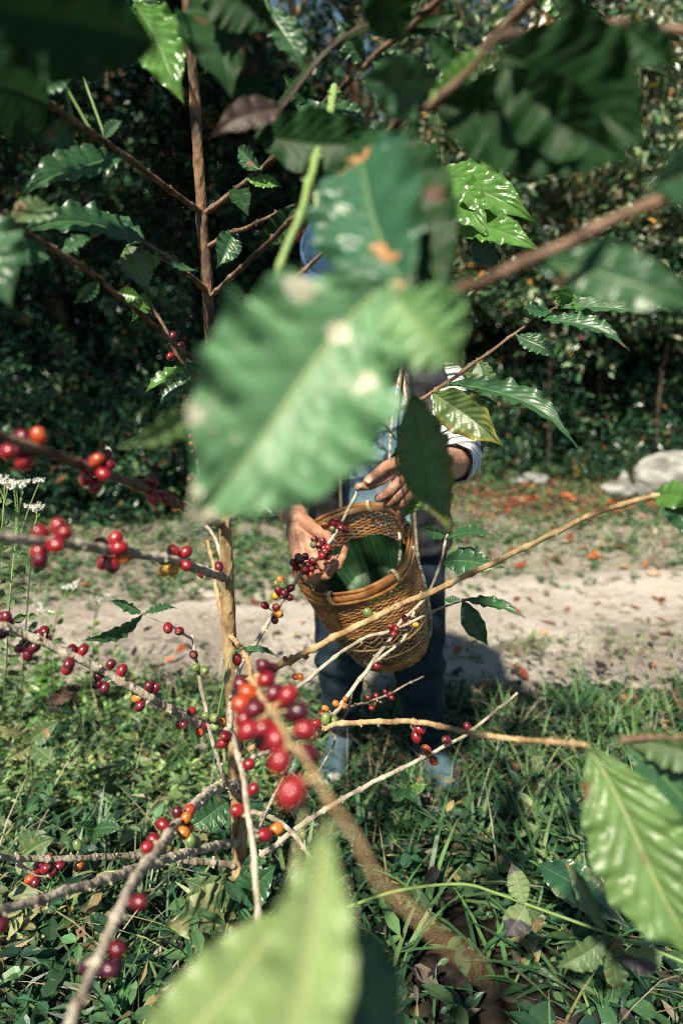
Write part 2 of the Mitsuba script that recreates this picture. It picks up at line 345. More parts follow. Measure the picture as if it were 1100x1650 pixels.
# canopy trees further back and beside the view
BACK = [
 ('tall tree at the back of the forest on the left', -7.0, 13, 9, 1.9), ('tall tree behind the dark shrubs at left', -4.4, 13.5, 9.5, 2.0),
 ('tall tree behind the foreground stem', -2.0, 13, 9, 2.0), ('tall tree behind the person', .2, 14.5, 10, 2.0),
 ('tall sunlit tree behind the bright shrubs', 2.6, 14, 9.5, 2.0), ('tall tree deep in the forest at right', 5.2, 13.5, 9.5, 2.0),
 ('tall tree at the far right of the forest', 7.8, 12.5, 9, 2.0),
 ('tall tree at the far left end of the forest edge', -9.5, 10.5, 9, 2.0), ('tall tree at the far right end of the forest edge', 9.8, 9.5, 9, 2.0), ('tree on the slope behind the bright shrubs', 1.4, 18, 11, 2.3), ('tree on the slope behind the right edge', 5.2, 18, 11, 2.3), ('tree on the slope behind the left shrubs', -3.2, 18, 11, 2.3),
]
for i, (lab, x, y, h, w) in enumerate(BACK):
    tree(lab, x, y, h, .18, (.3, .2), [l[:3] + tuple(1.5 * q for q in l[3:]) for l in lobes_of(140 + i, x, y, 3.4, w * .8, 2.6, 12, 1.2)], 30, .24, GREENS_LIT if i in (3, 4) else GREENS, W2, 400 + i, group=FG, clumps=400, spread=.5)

CANOPY = [('tall leaning tree spreading its crown above the left forest edge', -4.6, 7.2, 7.5, (.6, -1.6), [(-5.90, 4.3, 4.9, 1.5, .9, .7), (-4.30, 4.4, 4.8, 1.3, .9, .6), (-5.30, 5.2, 6.0, 1.6, 1.0, .8), (-3.90, 5.4, 6.1, 1.4, 1.0, .8), (-6.30, 6.2, 6.8, 1.4, 1.0, .8), (-4.90, 3.0, 3.85, 1.0, .6, .5), (-3.60, 3.0, 3.85, 1.0, .6, .5), (-2.45, 3.1, 3.9, .8, .6, .5)]),
 ('tall leaning tree spreading its crown above the slim orange trunk', -1.1, 9.4, 8.2, (.2, -2.4), [(-2.90, 4.5, 4.9, 1.2, .8, .6), (-1.90, 4.8, 5.2, 1.0, .8, .6), (-2.60, 5.5, 6.1, 1.3, 1.0, .8), (-1.20, 5.6, 5.8, 1.1, .9, .6), (-1.90, 6.3, 7.0, 1.5, 1.0, .8)]),
 ('tree leaning in from the right over the boulder', 6.6, 7.0, 5.6, (-1.6, -1.4), [(5.4, 6.0, 4.9, .9, .7, .42), (6.2, 5.6, 5.2, 1.0, .8, .5)])]
for i, (lab, x, y, h, lean, lobes) in enumerate(CANOPY):
    tree(lab, x, y, h, .14, lean, lobes, 26, .13, GREENS, W2, 500 + i, group=FG, clumps=560, spread=.34)
# a split bamboo stake leaning beside the path
k = thing('bamboo_stake', 'split tan bamboo stake leaning upright behind the person\'s arm', 'stake')
scene['bamboo'] = principled(two_tone((.45, .33, .18), (.66, .52, .33), 14, 3, stretch=(1, 1, .2)), .55, .3)
put(k, 'pole', mikit.ply(tube(np.linspace(A3(1.36, 6.3, -.03), A3(1.10, 5.55, .95), 14), np.linspace(.022, .034, 14), 10), 'bamboo', smooth=40))
for q in (.3, .62):
    c = A3(1.36, 6.3, -.03) * (1 - q) + A3(1.10, 5.55, .95) * q
    d = unit(A3(-.26, -.75, .98))
    put(k, 'node_ring', mikit.ply(tube(np.array([c - d * .012, c - d * .004, c + d * .004, c + d * .012]), [.026 + .012 * q, .031 + .012 * q, .031 + .012 * q, .026 + .012 * q], 10), 'bamboo', smooth=40))
# ---------------------------------------------------------------- person
def _skin(p, n, uv):
    a = mikit.fbm(p.x * 60, p.y * 60, p.z * 60, 3)
    c = mikit.mix((.24, .11, .068), (.38, .195, .125), mikit.smoothstep(.25, .75, a))
    return mikit.mix(c, (.15, .065, .04), mikit.smoothstep(.62, .75, mikit.fbm(p.x * 160, p.y * 160, p.z * 160, 2)) * .35)
scene['skin'] = {'type': 'twosided', 'bsdf': {'type': 'bumpmap', 'bump': mikit.proc(lambda p, n, uv: mikit.fbm(p.x * 240, p.y * 240, p.z * 240, 2), 5e-4), 'scale': .0012,
                 'b': {'type': 'principled', 'base_color': mikit.proc(_skin), 'roughness': .48, 'specular': .45, 'sheen': .2}}}
scene['nail'] = principled(rgb(.55, .33, .26), .3, .5)
scene['hair'] = principled(rgb(.012, .010, .009), .45, .4)
scene['eye_white'] = principled(rgb(.6, .57, .53), .2, .5)
scene['lip'] = principled(rgb(.30, .11, .085), .45, .4)
def weave(c0, c1, s=700.0, worn=None):
    def fn(p, n, uv):
        a = mikit.fbm(p.x * 22, p.y * 22, p.z * 22, 3)
        c = mikit.mix(c0, c1, mikit.smoothstep(.3, .7, a * .75 + .25 * mikit.noise(p.x * s, p.y * s, p.z * s)))
        return c if worn is None else mikit.mix(c, worn, mikit.smoothstep(.6, .8, mikit.fbm(p.x * 9, p.y * 9, p.z * 14, 3)) * .6)
    return mikit.proc(fn)
def cloth(color, rough=.85, bump=.004, s=26.0):
    return {'type': 'twosided', 'bsdf': {'type': 'bumpmap', 'bump': mikit.proc(lambda p, n, uv: mikit.fbm(p.x * s, p.y * s, p.z * s * .6, 3)), 'scale': bump,
            'b': {'type': 'principled', 'base_color': color, 'roughness': rough, 'specular': .2, 'sheen': .3}}}
def _print(p, n, uv):
    """The blue shirt with its dark print of posts and beams."""
    a = mikit.fbm(p.x * 18, p.y * 18, p.z * 18, 3)
    c = mikit.mix((.10, .19, .26), (.24, .34, .40), mikit.smoothstep(.3, .7, a))
    x = p.x - .02 * (p.z - 1.0) + .01 * mikit.noise(p.z * 30)
    beams = dr.maximum(mikit.smoothstep(.012, .004, dr.abs(x - .035)), mikit.smoothstep(.010, .003, dr.abs(p.z - 1.075 + .06 * (x - .05))))
    beams = dr.maximum(beams, mikit.smoothstep(.012, .004, dr.abs(p.z - 1.135 - .3 * (x - .05))))
    beams = dr.maximum(beams, mikit.smoothstep(.014, .006, dr.abs((x - .10) + .55 * (p.z - 1.12))) * mikit.smoothstep(1.06, 1.075, p.z))
    beams = dr.maximum(beams, mikit.smoothstep(.009, .003, dr.abs(p.z - 1.025)))
    on = beams * mikit.smoothstep(.98, 1.0, p.z) * mikit.smoothstep(1.24, 1.2, p.z) * dr.select(p.y < 1.74, 1.0, 0.0)
    return mikit.mix(c, (.02, .035, .05), on * mikit.smoothstep(.3, .5, mikit.fbm(p.x * 60, p.y * 60, p.z * 60, 2)) * .9)
scene['shirt_cloth'] = cloth(mikit.proc(_print), .85, .006)
def _stripes(p, n, uv):
    u = uv.x * 15 + .35 * mikit.noise(uv.x * 6, uv.y * 5, 0)
    f = u - dr.floor(u)
    a = mikit.smoothstep(.0, .06, f) * mikit.smoothstep(.34, .28, f)
    b = mikit.smoothstep(.46, .49, f) * mikit.smoothstep(.58, .55, f)
    return mikit.mix((.74, .74, .72), (.025, .028, .035), dr.maximum(a, b))
scene['striped_cloth'] = cloth(mikit.proc(_stripes), .8, .004)
scene['grey_cloth'] = cloth(weave((.24, .28, .30), (.38, .42, .43)), .85, .004)
scene['vest_cloth'] = cloth(weave((.014, .015, .019), (.042, .045, .052), worn=(.10, .095, .09)), .5, .012, 16.0)
scene['trouser_cloth'] = cloth(weave((.006, .013, .023), (.017, .031, .046), worn=(.03, .043, .058)), .8, .012, 12.0)
scene['denim'] = cloth(weave((.010, .032, .075), (.028, .068, .13), worn=(.06, .11, .17)), .85, .003, 60.0)
scene['red_band'] = cloth(weave((.40, .06, .03), (.55, .12, .06)), .7, .002, 80.0)
scene['shoe_canvas'] = cloth(weave((.022, .046, .062), (.06, .10, .125), worn=(.13, .15, .15)), .8, .004, 40.0)
scene['shoe_rubber'] = principled(two_tone((.10, .10, .095), (.30, .29, .27), 40), .7, .3)
scene['lace'] = principled(rgb(.05, .08, .10), .8, .2)
scene['zip_metal'] = principled(two_tone((.30, .24, .16), (.5, .42, .3), 200), .4, .5)
scene['cord'] = principled(mikit.proc(lambda p, n, uv: mikit.mix((.22, .19, .15), (.55, .50, .42), mikit.smoothstep(.35, .65, mikit.noise(uv.x * 300 + uv.y * 4)))), .8, .2)

HEAD, FACE = A3(-.008, 1.655, 1.525), unit(A3(.20, -.66, -.66))     # he looks down into the basket
SHR, SHL = A3(-.115, 1.745, 1.295), A3(.235, 1.765, 1.295)
ELR, WRR = A3(-.182, 1.635, 1.035), A3(-.096, 1.375, 1.000)
ELL, WRL = A3(.300, 1.640, 1.075), A3(.199, 1.385, 1.128)
HPR, HPL = A3(.030, 1.86, .80), A3(.205, 1.86, .80)
KNR, KNL = A3(-.002, 1.83, .45), A3(.232, 1.80, .46)
ANR, ANL = A3(.000, 1.945, .10), A3(.283, 1.875, .10)
CHEST, BELLY = A3(.06, 1.755, 1.20), A3(.095, 1.82, .97)

# -- head frame: right, up, forward
hf = FACE
hr = unit(np.cross(hf, A3(0, 0, 1)))
hu = np.cross(hr, hf)
def H(a, b, c): return HEAD + hr * a + hu * b + hf * c
bones = [(H(0, .035, -.02), .082, H(0, .02, .012), .076), (H(0, .0, .03), .062, H(0, -.065, .055), .040), (H(.035, -.03, .02), .045, H(.02, -.085, .055), .022), (H(-.035, -.03, .02), .045, H(-.02, -.085, .055), .022),
         (H(.02, -.085, .066), .022, H(-.02, -.085, .066), .022), (H(0, .014, .086), .011, H(0, -.028, .112), .015), (H(.011, -.03, .092), .009, H(-.011, -.03, .092), .009),
         (H(.04, .022, .064), .014, H(-.04, .022, .064), .014), (H(.045, -.018, .05), .022, H(.035, -.02, .058), .018), (H(-.045, -.018, .05), .022, H(-.035, -.02, .058), .018),
         (H(.02, -.056, .079), .010, H(-.02, -.056, .079), .010),
         (H(.078, .008, -.012), .012, H(.083, -.028, -.006), .010), (H(-.078, .008, -.012), .012, H(-.083, -.028, -.006), .010),
         (H(0, -.04, -.03), .055, A3(.045, 1.745, 1.36), .056), (A3(.045, 1.745, 1.36), .06, A3(.06, 1.76, 1.28), .075)]
# -- trunk, arms and legs under the clothes
bones += [(SHR, .05, SHL, .05), (SHR + A3(.03, .01, -.03), .085, SHL + A3(-.03, .01, -.03), .085), (A3(.0, 1.76, 1.2), .085, A3(.13, 1.765, 1.2), .085), (A3(.01, 1.76, 1.18), .085, A3(.05, 1.83, .95), .085), (A3(.12, 1.765, 1.18), .085, A3(.15, 1.83, .95), .085),
          (A3(.05, 1.83, .95), .09, HPR, .09), (A3(.15, 1.83, .95), .09, HPL, .09), (HPR, .09, HPL, .09),
          (SHR, .05, ELR, .040), (ELR, .040, ELR * .55 + WRR * .45, .038), (ELR * .55 + WRR * .45, .038, WRR, .027),
          (SHL, .05, ELL, .040), (ELL, .040, ELL * .55 + WRL * .45, .038), (ELL * .55 + WRL * .45, .038, WRL, .027),
          (HPR, .085, KNR, .055), (KNR, .055, KNR * .6 + ANR * .4 + A3(0, .02, 0), .05), (KNR * .6 + ANR * .4 + A3(0, .02, 0), .05, ANR, .036),
          (HPL, .085, KNL, .055), (KNL, .055, KNL * .6 + ANL * .4 + A3(0, .02, 0), .05), (KNL * .6 + ANL * .4 + A3(0, .02, 0), .05, ANL, .036)]
TOR, TOL = A3(-.035, 1.815, .025), A3(.362, 1.715, .025)
bones += [(ANR, .036, ANR + A3(.0, .03, -.06), .03), (ANR + A3(0, 0, -.05), .035, TOR, .022), (ANL, .036, ANL + A3(-.01, .03, -.06), .03), (ANL + A3(0, 0, -.05), .035, TOL, .022)]
# -- hands: palm bones and finger chains
def chain(pts, r):
    return [(pts[i], r[i], pts[i + 1], r[i + 1]) for i in range(len(pts) - 1)]
def hand(wrist, knuckles, fingers, thumb, thick=.011):
    b = []
    w0 = wrist
    ks = [A3(*k) for k in knuckles]
    side = unit(ks[0] - ks[-1])
    for i, k in enumerate(ks):
        s = w0 + side * (.016 - .0105 * i)
        b += chain([w0, s * .75 + k * .25, k], [.022, .0165, thick + .0012])
    for i in range(3):
        b.append((ks[i], thick, ks[i + 1], thick))
        b.append((ks[i] * .5 + w0 * .5, .014, ks[i + 1] * .5 + w0 * .5, .014))
    for k, fg in zip(ks, fingers):
        b += chain([k] + [A3(*q) for q in fg], [.0105, .0098, .0088, .0078][:len(fg) + 1])
    b += chain([A3(*q) for q in thumb], [.017, .0135, .0112, .0092])
    return b
# right hand (left in the picture): palm up under the branch, fingers curling up on its far side
HR = hand(WRR, [(-.040, 1.300, .948), (-.055, 1.292, .938), (-.071, 1.290, .930), (-.086, 1.292, .926)],
          [[(-.012, 1.272, .938), (.004, 1.262, .955), (.008, 1.262, .975)], [(-.026, 1.258, .925), (-.006, 1.246, .938), (.002, 1.246, .956)],
           [(-.046, 1.252, .912), (-.028, 1.236, .920), (-.018, 1.234, .936)], [(-.066, 1.256, .906), (-.052, 1.242, .908), (-.044, 1.240, .920)]],
          [WRR + A3(.012, -.012, -.004), (-.052, 1.322, .990), (-.030, 1.296, .985), (-.018, 1.276, .972)])
# left hand (right in the picture): thumb and forefinger pinch the tip of the branch
HL = hand(WRL, [(.122, 1.322, 1.126), (.128, 1.318, 1.106), (.136, 1.320, 1.088), (.146, 1.326, 1.074)],
          [[(.085, 1.294, 1.106), (.058, 1.276, 1.096), (.034, 1.264, 1.096)], [(.096, 1.284, 1.082), (.076, 1.290, 1.068), (.090, 1.304, 1.064)],
           [(.108, 1.290, 1.066), (.094, 1.302, 1.052), (.108, 1.314, 1.052)], [(.124, 1.300, 1.054), (.112, 1.310, 1.044), (.124, 1.320, 1.046)]],
          [WRL + A3(-.012, -.012, .010), (.140, 1.326, 1.148), (.088, 1.288, 1.132), (.052, 1.264, 1.108)])
person = thing('person', 'person in cap, dark vest and navy trousers stooping over a berry branch beside the basket', 'person')
head_neck_body = blob(bones, .012, 5)
hands = blob(chain([ELR * .45 + WRR * .55, WRR], [.036, .0255]) + HR + chain([ELL * .45 + WRL * .55, WRL], [.036, .0255]) + HL, .0042, 4)
hv, hfc = hands
hv = hv + normals_of(hv, hfc) * (.0016 * (meshkit.fbm(hv * 95, 3) - .5))[:, None]
# one skin: the body with the finely meshed hands and forearms joined into it
_b = m3.Manifold(m3.Mesh(np.asarray(head_neck_body[0], np.float32), np.asarray(head_neck_body[1], np.uint32)))
_h = m3.Manifold(m3.Mesh(np.asarray(hv, np.float32), np.asarray(hfc, np.uint32)))
put(person, 'body', mikit.ply(_b + _h if not (_b + _h).is_empty() else join([head_neck_body, (hv, hfc)]), 'skin', smooth=True))
# nails, eyes, brows, lips
def nail(c, along, n, w=.0068, l=.009):
    along = unit(along); n = unit(n); s = np.cross(n, along)
    g, q = np.meshgrid(np.linspace(-1, 1, 7), np.linspace(-1, 1, 7), indexing='ij')
    rr = np.sqrt(np.maximum(0, 1 - (g ** 4) * .5))
    v = np.asarray(c) + (g * l / 2)[..., None] * along + (q * rr * w / 2 * 1.1)[..., None] * s + (.0012 - .0022 * q * q)[..., None] * n
    return v.reshape(-1, 3), grid_faces(7, 7)
put(person, 'fingernail', mikit.ply(nail((.0535, 1.2565, 1.1115), (-.036, -.022, -.024), (-.1, -.75, .62), .0105, .012), 'nail', smooth=True))
put(person, 'fingernail', mikit.ply(nail((.036, 1.2575, 1.1005), (-.024, -.012, 0), (0, -.7, .7), .0085, .0095), 'nail', smooth=True))
put(person, 'fingernail', mikit.ply(nail((-.0165, 1.2685, .9775), (.012, -.02, -.013), (.3, -.6, .7), .0105, .012), 'nail', smooth=True))
for s in (1, -1):
    put(person, 'eye', mikit.ply(ball(H(.031 * s, .002, .0735), .0118, 2), 'eye_white', smooth=True))
    put(person, 'iris', mikit.ply(ball(H(.031 * s, -.003, .0818), .0055, 2), 'hair', smooth=True))
    put(person, 'eyebrow', mikit.ply(tube(catmull([H(.014 * s, .024, .079), H(.034 * s, .030, .076), H(.052 * s, .022, .062)], 5), .0038, 6), 'hair', smooth=True))
put(person, 'lips', mikit.ply(join([tube(catmull([H(-.023, -.052, .083), H(-.008, -.049, .0905), H(0, -.0505, .091), H(.008, -.049, .0905), H(.023, -.052, .083)], 4), [.002] + [.0042] * 15 + [.002], 6), tube(catmull([H(-.021, -.054, .083), H(0, -.0585, .090), H(.021, -.054, .083)], 4), [.002] + [.005] * 7 + [.002], 6)]), 'lip', smooth=True))
hr_v, hr_f = blob([(H(0, .03, -.045), .078, H(0, -.02, -.052), .066), (H(.055, .02, -.03), .034, H(.068, -.012, -.024), .018), (H(-.055, .02, -.03), .034, H(-.068, -.012, -.024), .018)], .008, 3)
hr_v = hr_v + normals_of(hr_v, hr_f) * (.006 * (meshkit.fbm(hr_v * A3(160, 160, 40), 2) - .4))[:, None]
put(person, 'hair', mikit.ply((hr_v, hr_f), 'hair', smooth=True))
# -- cap of blue denim with a red band under its raised brim
cap_r = trimesh.creation.icosphere(subdivisions=4)
cv = np.array(cap_r.vertices); keep = cv[:, 2] > -.12
cf = np.array(cap_r.faces); cf = cf[keep[cf].all(1)]
seam = np.abs(((np.arctan2(cv[:, 1], cv[:, 0]) / np.pi * 3) % 1) - .5)
rad = 1 + .05 * (meshkit.fbm(cv * 3.2, 3) - .5) - .012 * np.exp(-((.5 - seam) / .03) ** 2)
cc = cv * A3(.094, .102, .088) * rad[:, None] + A3(0, 0, .010)
capm = H(0, .062, -.012) + cc[:, :1] * hr + cc[:, 1:2] * (hf * .93 + hu * -.25) + cc[:, 2:3] * (hu * .95 + hf * .05)
cap = put(person, 'cap', mikit.ply((capm, cf), 'denim', smooth=True))
u = np.linspace(-1, 1, 25)
g, w = np.meshgrid(u, np.linspace(0, 1, 8), indexing='ij')
ang = g * 1.15
br = np.stack([np.sin(ang) * (.092 + .03 * w), np.cos(ang) * (.100 + .062 * w * (1 - .35 * g ** 2)), -.004 - .028 * g ** 2 * (.5 + w) + .012 * w], -1).reshape(-1, 3)
brim = H(0, .062, -.012) + br[:, :1] * hr + br[:, 1:2] * (hf * .97 + hu * .02) + br[:, 2:3] * hu
bn = grid_faces(25, 8)
put(cap, 'brim', mikit.ply(join([(brim, bn), (brim - hu * .005, bn[:, ::-1])]), 'denim', smooth=40))
sp = [H(.02, .050, -.118), H(.040, .046, -.122), H(.066, .042, -.112), H(.088, .040, -.094)]
put(cap, 'strap', mikit.ply(join([tube(catmull([q + e_ for q in sp], 5), .0125, 8, flat=.25, up=-hf) for e_ in (A3(0, 0, 0), hr * -.05 + hf * -.004)]), 'red_band', smooth=40), label='red strap at the back of the blue cap')
put(cap, 'button', mikit.ply(ball(H(0, .158, -.016), .008, 2, (1, 1, .6)), 'denim', smooth=True))
put(cap, 'band', mikit.ply(tube(H(0, .056, -.012) + np.stack([np.cos(t_) * .0945 * hr + np.sin(t_) * .102 * (hf * .93 - hu * .25) for t_ in np.linspace(0, 2 * np.pi, 41)]), .006, 6), 'denim', smooth=True))

# -- clothes follow the body
def wrinkle(v, f, amp, freq, seed=0, stretch=(1, 1, 1)):
    return v + normals_of(v, f) * (amp * (meshkit.fbm(v * np.asarray(stretch) * freq + seed, 3, seed) - .5))[:, None]
torso_bones = [(SHR + A3(.02, .005, -.015), .075, SHL + A3(-.02, .005, -.015), .075), (A3(-.005, 1.755, 1.2), .105, A3(.135, 1.76, 1.2), .105), (A3(.0, 1.755, 1.19), .105, A3(.04, 1.83, .95), .108), (A3(.13, 1.76, 1.19), .105, A3(.165, 1.83, .95), .108),
               (A3(.04, 1.83, .95), .108, A3(.04, 1.855, .83), .108), (A3(.165, 1.83, .95), .108, A3(.195, 1.855, .83), .108), (A3(.04, 1.855, .83), .108, A3(.195, 1.855, .83), .108), (A3(.045, 1.75, 1.33), .072, A3(.06, 1.755, 1.25), .095)]
def solid(bones_, grow=0.0, edge=.03):
    parts = []
    for p0, r0, p1, r1 in bones_:
        parts.append(m3.Manifold.batch_hull([m3.Manifold.sphere(float(r + grow), 28).translate([float(x) for x in p]) for p, r in ((p0, r0), (p1, r1))]))
    return m3.Manifold.batch_boolean(parts, m3.OpType.Add)
def box_at(lo, hi):
    return m3.Manifold.cube([float(b - a) for a, b in zip(lo, hi)]).translate([float(a) for a in lo])
def relax(m, edge, it):
    k_ = m.refine_to_length(edge).to_mesh()
    t_ = trimesh.Trimesh(np.array(k_.vert_properties[:, :3], float), np.array(k_.tri_verts), process=True)
    trimesh.smoothing.filter_taubin(t_, lamb=.5, nu=.52, iterations=it)
    return np.array(t_.vertices), np.array(t_.faces)
shirt = solid(torso_bones) - box_at((-1, 1, .4), (1, 2.5, .77)) - m3.Manifold.sphere(.062, 24).translate([.045, 1.735, 1.42])
v, f = relax(shirt, .014, 5)
put(person, 'shirt', mikit.ply((wrinkle(v, f, .020, 9, 1, (1, 1, .6)), f), 'shirt_cloth', smooth=True), label='blue shirt with a dark print')
vest = (solid(torso_bones, .022) - solid(torso_bones, .004)) - box_at((-1, 1, .4), (1, 2.5, .80)) - box_at((-1, 1, 1.37), (1, 2.5, 1.6))
opening = m3.Manifold.batch_hull([m3.Manifold.sphere(.002, 6).translate(list(map(float, q))) for q in ((-.005, 1.3, 1.5), (.135, 1.3, 1.5), (-.005, 1.80, 1.5), (.135, 1.80, 1.5), (.010, 1.3, .6), (.225, 1.3, .6), (.010, 1.86, .6), (.225, 1.86, .6))])
arms_hole = solid([(SHR + A3(.01, 0, -.005), .074, SHR + A3(-.25, 0, .02), .08), (SHL + A3(-.01, 0, -.005), .074, SHL + A3(.25, 0, .02), .08)])
v, f = relax(vest - opening - arms_hole, .012, 4)
quilt = .007 * np.abs(np.sin(v[:, 2] * 52 + 1.2 * np.sin(v[:, 0] * 9))) ** .6
v = v + normals_of(v, f) * (quilt + .012 * (meshkit.fbm(v * 16, 3, 4) - .5))[:, None]
vk = put(person, 'vest', mikit.ply((v, f), 'vest_cloth', smooth=True), label='black quilted vest hanging open')
def surface(x, z, m=v): # front of the vest at x, z
    near = m[(np.abs(m[:, 0] - x) < .03) & (np.abs(m[:, 2] - z) < .03) & (m[:, 1] < 1.86)]
    return float(near[:, 1].min()) if len(near) else 1.7
for side, (xa, xb) in ((-1, (-.006, .007)), (1, (.148, .206))):
    zz = np.linspace(1.30, .815, 12)
    q = np.array([[xa + (xb - xa) * (1.30 - z_) / .49 + side * .004, surface(xa + (xb - xa) * (1.30 - z_) / .49 + side * .02, z_) + .004, z_] for z_ in zz])
    put(vk, 'zip', mikit.ply(tube(catmull(q, 4), .0042, 6), 'zip_metal', smooth=True))
    put(vk, 'zip_pull', mikit.ply(tube(np.array([q[-1], q[-1] + A3(.002, -.006, -.012), q[-1] + A3(.003, -.006, -.026)]), [.004, .003, .0045], 6), 'zip_metal', smooth=True))
def sleeve(pts, radii, mat, seed, cuff=.0):
    p, s = resample(catmull(pts, 10), .006)
    r = np.interp(s / s[-1], np.linspace(0, 1, len(radii)), radii)
    r = r * (1 + .055 * np.sin(s * 95 + 2 * np.sin(s * 30))) 
    sides = 40
    v, f = tube(p, r, sides, cap=False)
    v = wrinkle(v, f, .014, 26, seed)
    uv = np.stack([np.repeat(s / s[-1], sides), np.tile(np.arange(sides) / sides, len(p))], 1)
    # turned edge at the cuff
    e = len(p) - 1
    ins = v[e * sides:] + (p[e] - v[e * sides:]) * .18 - unit(p[-1] - p[-2]) * .012
    n = len(v); j = np.arange(sides)
    v = np.vstack([v, ins]); uv = np.vstack([uv, uv[e * sides:]])
    f = np.vstack([f, np.stack([e * sides + j, e * sides + (j + 1) % sides, n + (j + 1) % sides], 1), np.stack([e * sides + j, n + (j + 1) % sides, n + j], 1)])
    return mikit.ply((v, f), mat, smooth=True, uv=uv)
put(person, 'sleeve', sleeve([SHR + A3(.03, 0, .0), SHR + A3(-.01, -.005, -.02), ELR + A3(0, .01, .02), ELR * .62 + WRR * .38], [.074, .070, .062, .055, .050], 'grey_cloth', 3), label='pale grey rolled-up sleeve')
put(person, 'sleeve', sleeve([SHL + A3(-.03, 0, .0), SHL + A3(.012, -.005, -.02), ELL + A3(.002, .012, .02), ELL * .72 + WRL * .28], [.074, .072, .064, .055, .047], 'striped_cloth', 5), label='white sleeve with black stripes pushed up to the elbow')
cr = ELR * .62 + WRR * .38
put(person, 'cuff', mikit.ply(tube(np.linspace(cr - unit(WRR - ELR) * .022, cr + unit(WRR - ELR) * .004, 6), [.051, .054, .055, .055, .054, .050], 32, cap=False), 'grey_cloth', smooth=True))
# trousers: seat and two legs, gathered at the ankles
leg = [(A3(.04, 1.86, .83), .112, A3(.195, 1.86, .83), .112), (HPR + A3(0, 0, .02), .108, KNR, .078), (KNR, .078, KNR * .45 + ANR * .55 + A3(0, .01, 0), .066), (KNR * .45 + ANR * .55 + A3(0, .01, 0), .066, ANR + A3(0, -.004, .065), .054),
       (HPL + A3(0, 0, .02), .108, KNL, .078), (KNL, .078, KNL * .45 + ANL * .55 + A3(0, .01, 0), .066), (KNL * .45 + ANL * .55 + A3(0, .01, 0), .066, ANL + A3(0, -.004, .065), .054)]
v, f = relax(solid(leg) - box_at((-1, 1, -.5), (1, 2.5, .128)) - box_at((-1, 1, .88), (1, 2.5, 1.2)), .013, 5)
fold = .016 * np.sin(v[:, 2] * 75 + 3 * meshkit.noise(v * 9) + v[:, 0] * 14) * (np.exp(-((v[:, 2] - .45) / .06) ** 2) + 1.0 * np.exp(-((v[:, 2] - .19) / .07) ** 2)) * .5
v = v + normals_of(v, f) * (fold + .022 * (meshkit.fbm(v * A3(11, 11, 6), 3, 7) - .5))[:, None]
put(person, 'trousers', mikit.ply((v, f), 'trouser_cloth', smooth=True), label='dark navy trousers')
for a in (ANR, ANL):
    c = a + A3(0, -.004, .075)
    q = c + np.stack([np.cos(np.linspace(0, 2 * np.pi, 33)) * .056, np.sin(np.linspace(0, 2 * np.pi, 33)) * .056, .006 * np.sin(np.linspace(0, 6 * np.pi, 33))], 1)
    put(person, 'trouser_cuff', mikit.ply(tube(q, .008, 7, cap=False), 'trouser_cloth', smooth=True))
# shoes
def shoe(ank, toe):
    d = unit((toe - ank) * A3(1, 1, 0)); s = np.cross(d, A3(0, 0, 1)); base = ank * A3(1, 1, 0) + A3(0, 0, float(gz(ank[0], ank[1])) + .006)
    Q = lambda a, b, c: base + d * a + s * b + A3(0, 0, c)
    L = float(np.linalg.norm((toe - ank)[:2])) + .035
    k = put(person, 'shoe', mikit.ply((lambda m: (wrinkle(m[0], m[1], .010, 30, 2), m[1]))(blob([(Q(-.045, 0, .05), .038, Q(.0, 0, .095), .046), (Q(-.03, 0, .045), .04, Q(L * .55, .0, .045), .043), (Q(.02, 0, .085), .042, Q(L * .5, 0, .055), .036), (Q(L * .5, .012, .04), .038, Q(L * .86, .004, .034), .030), (Q(L * .5, -.012, .04), .036, Q(L * .82, -.006, .034), .030)], .009, 6)), 'shoe_canvas', smooth=True), label='dark teal canvas shoe')
    out = [Q(-.085, 0, 0), Q(-.07, .032, 0), Q(0, .040, 0), Q(L * .5, .050, 0), Q(L * .8, .042, 0), Q(L + .004, .0, 0), Q(L * .8, -.040, 0), Q(L * .5, -.046, 0), Q(0, -.038, 0), Q(-.07, -.032, 0), Q(-.085, 0, 0)]
    rim = catmull(out, 5)
    n = len(rim); cen = rim.mean(0)
    v = np.vstack([rim, rim + A3(0, 0, .022), rim + A3(0, 0, .026) + (cen - rim) * .06, [cen + A3(0, 0, .024)], [cen]])
    j = np.arange(n - 1)
    f = np.vstack([np.stack([j, j + 1, n + j + 1], 1), np.stack([j, n + j + 1, n + j], 1), np.stack([n + j, n + j + 1, 2 * n + j + 1], 1), np.stack([n + j, 2 * n + j + 1, 2 * n + j], 1), np.stack([2 * n + j, 2 * n + j + 1, np.full(n - 1, 3 * n)], 1), np.stack([j + 1, j, np.full(n - 1, 3 * n + 1)], 1)])
    put(k, 'sole', mikit.ply((v, f), 'shoe_rubber', smooth=35))
    cap_ = ball(Q(L * .84, 0, .03), 1, 3, (.040, .040, .034)); put(k, 'toe_cap', mikit.ply(cap_, 'shoe_rubber', smooth=True))
    for i, a in enumerate(np.linspace(L * .18, L * .56, 5)):
        hgt = .112 - .052 * (a / (L * .56))
        put(k, 'lace', mikit.ply(tube(catmull([Q(a, -.034, hgt - .022), Q(a + .006, -.012, hgt + .010), Q(a + .010, .012, hgt + .010), Q(a + .012, .034, hgt - .022)], 4), .0036, 6), 'lace', smooth=True))
shoe(ANR, TOR); shoe(ANL, TOL)

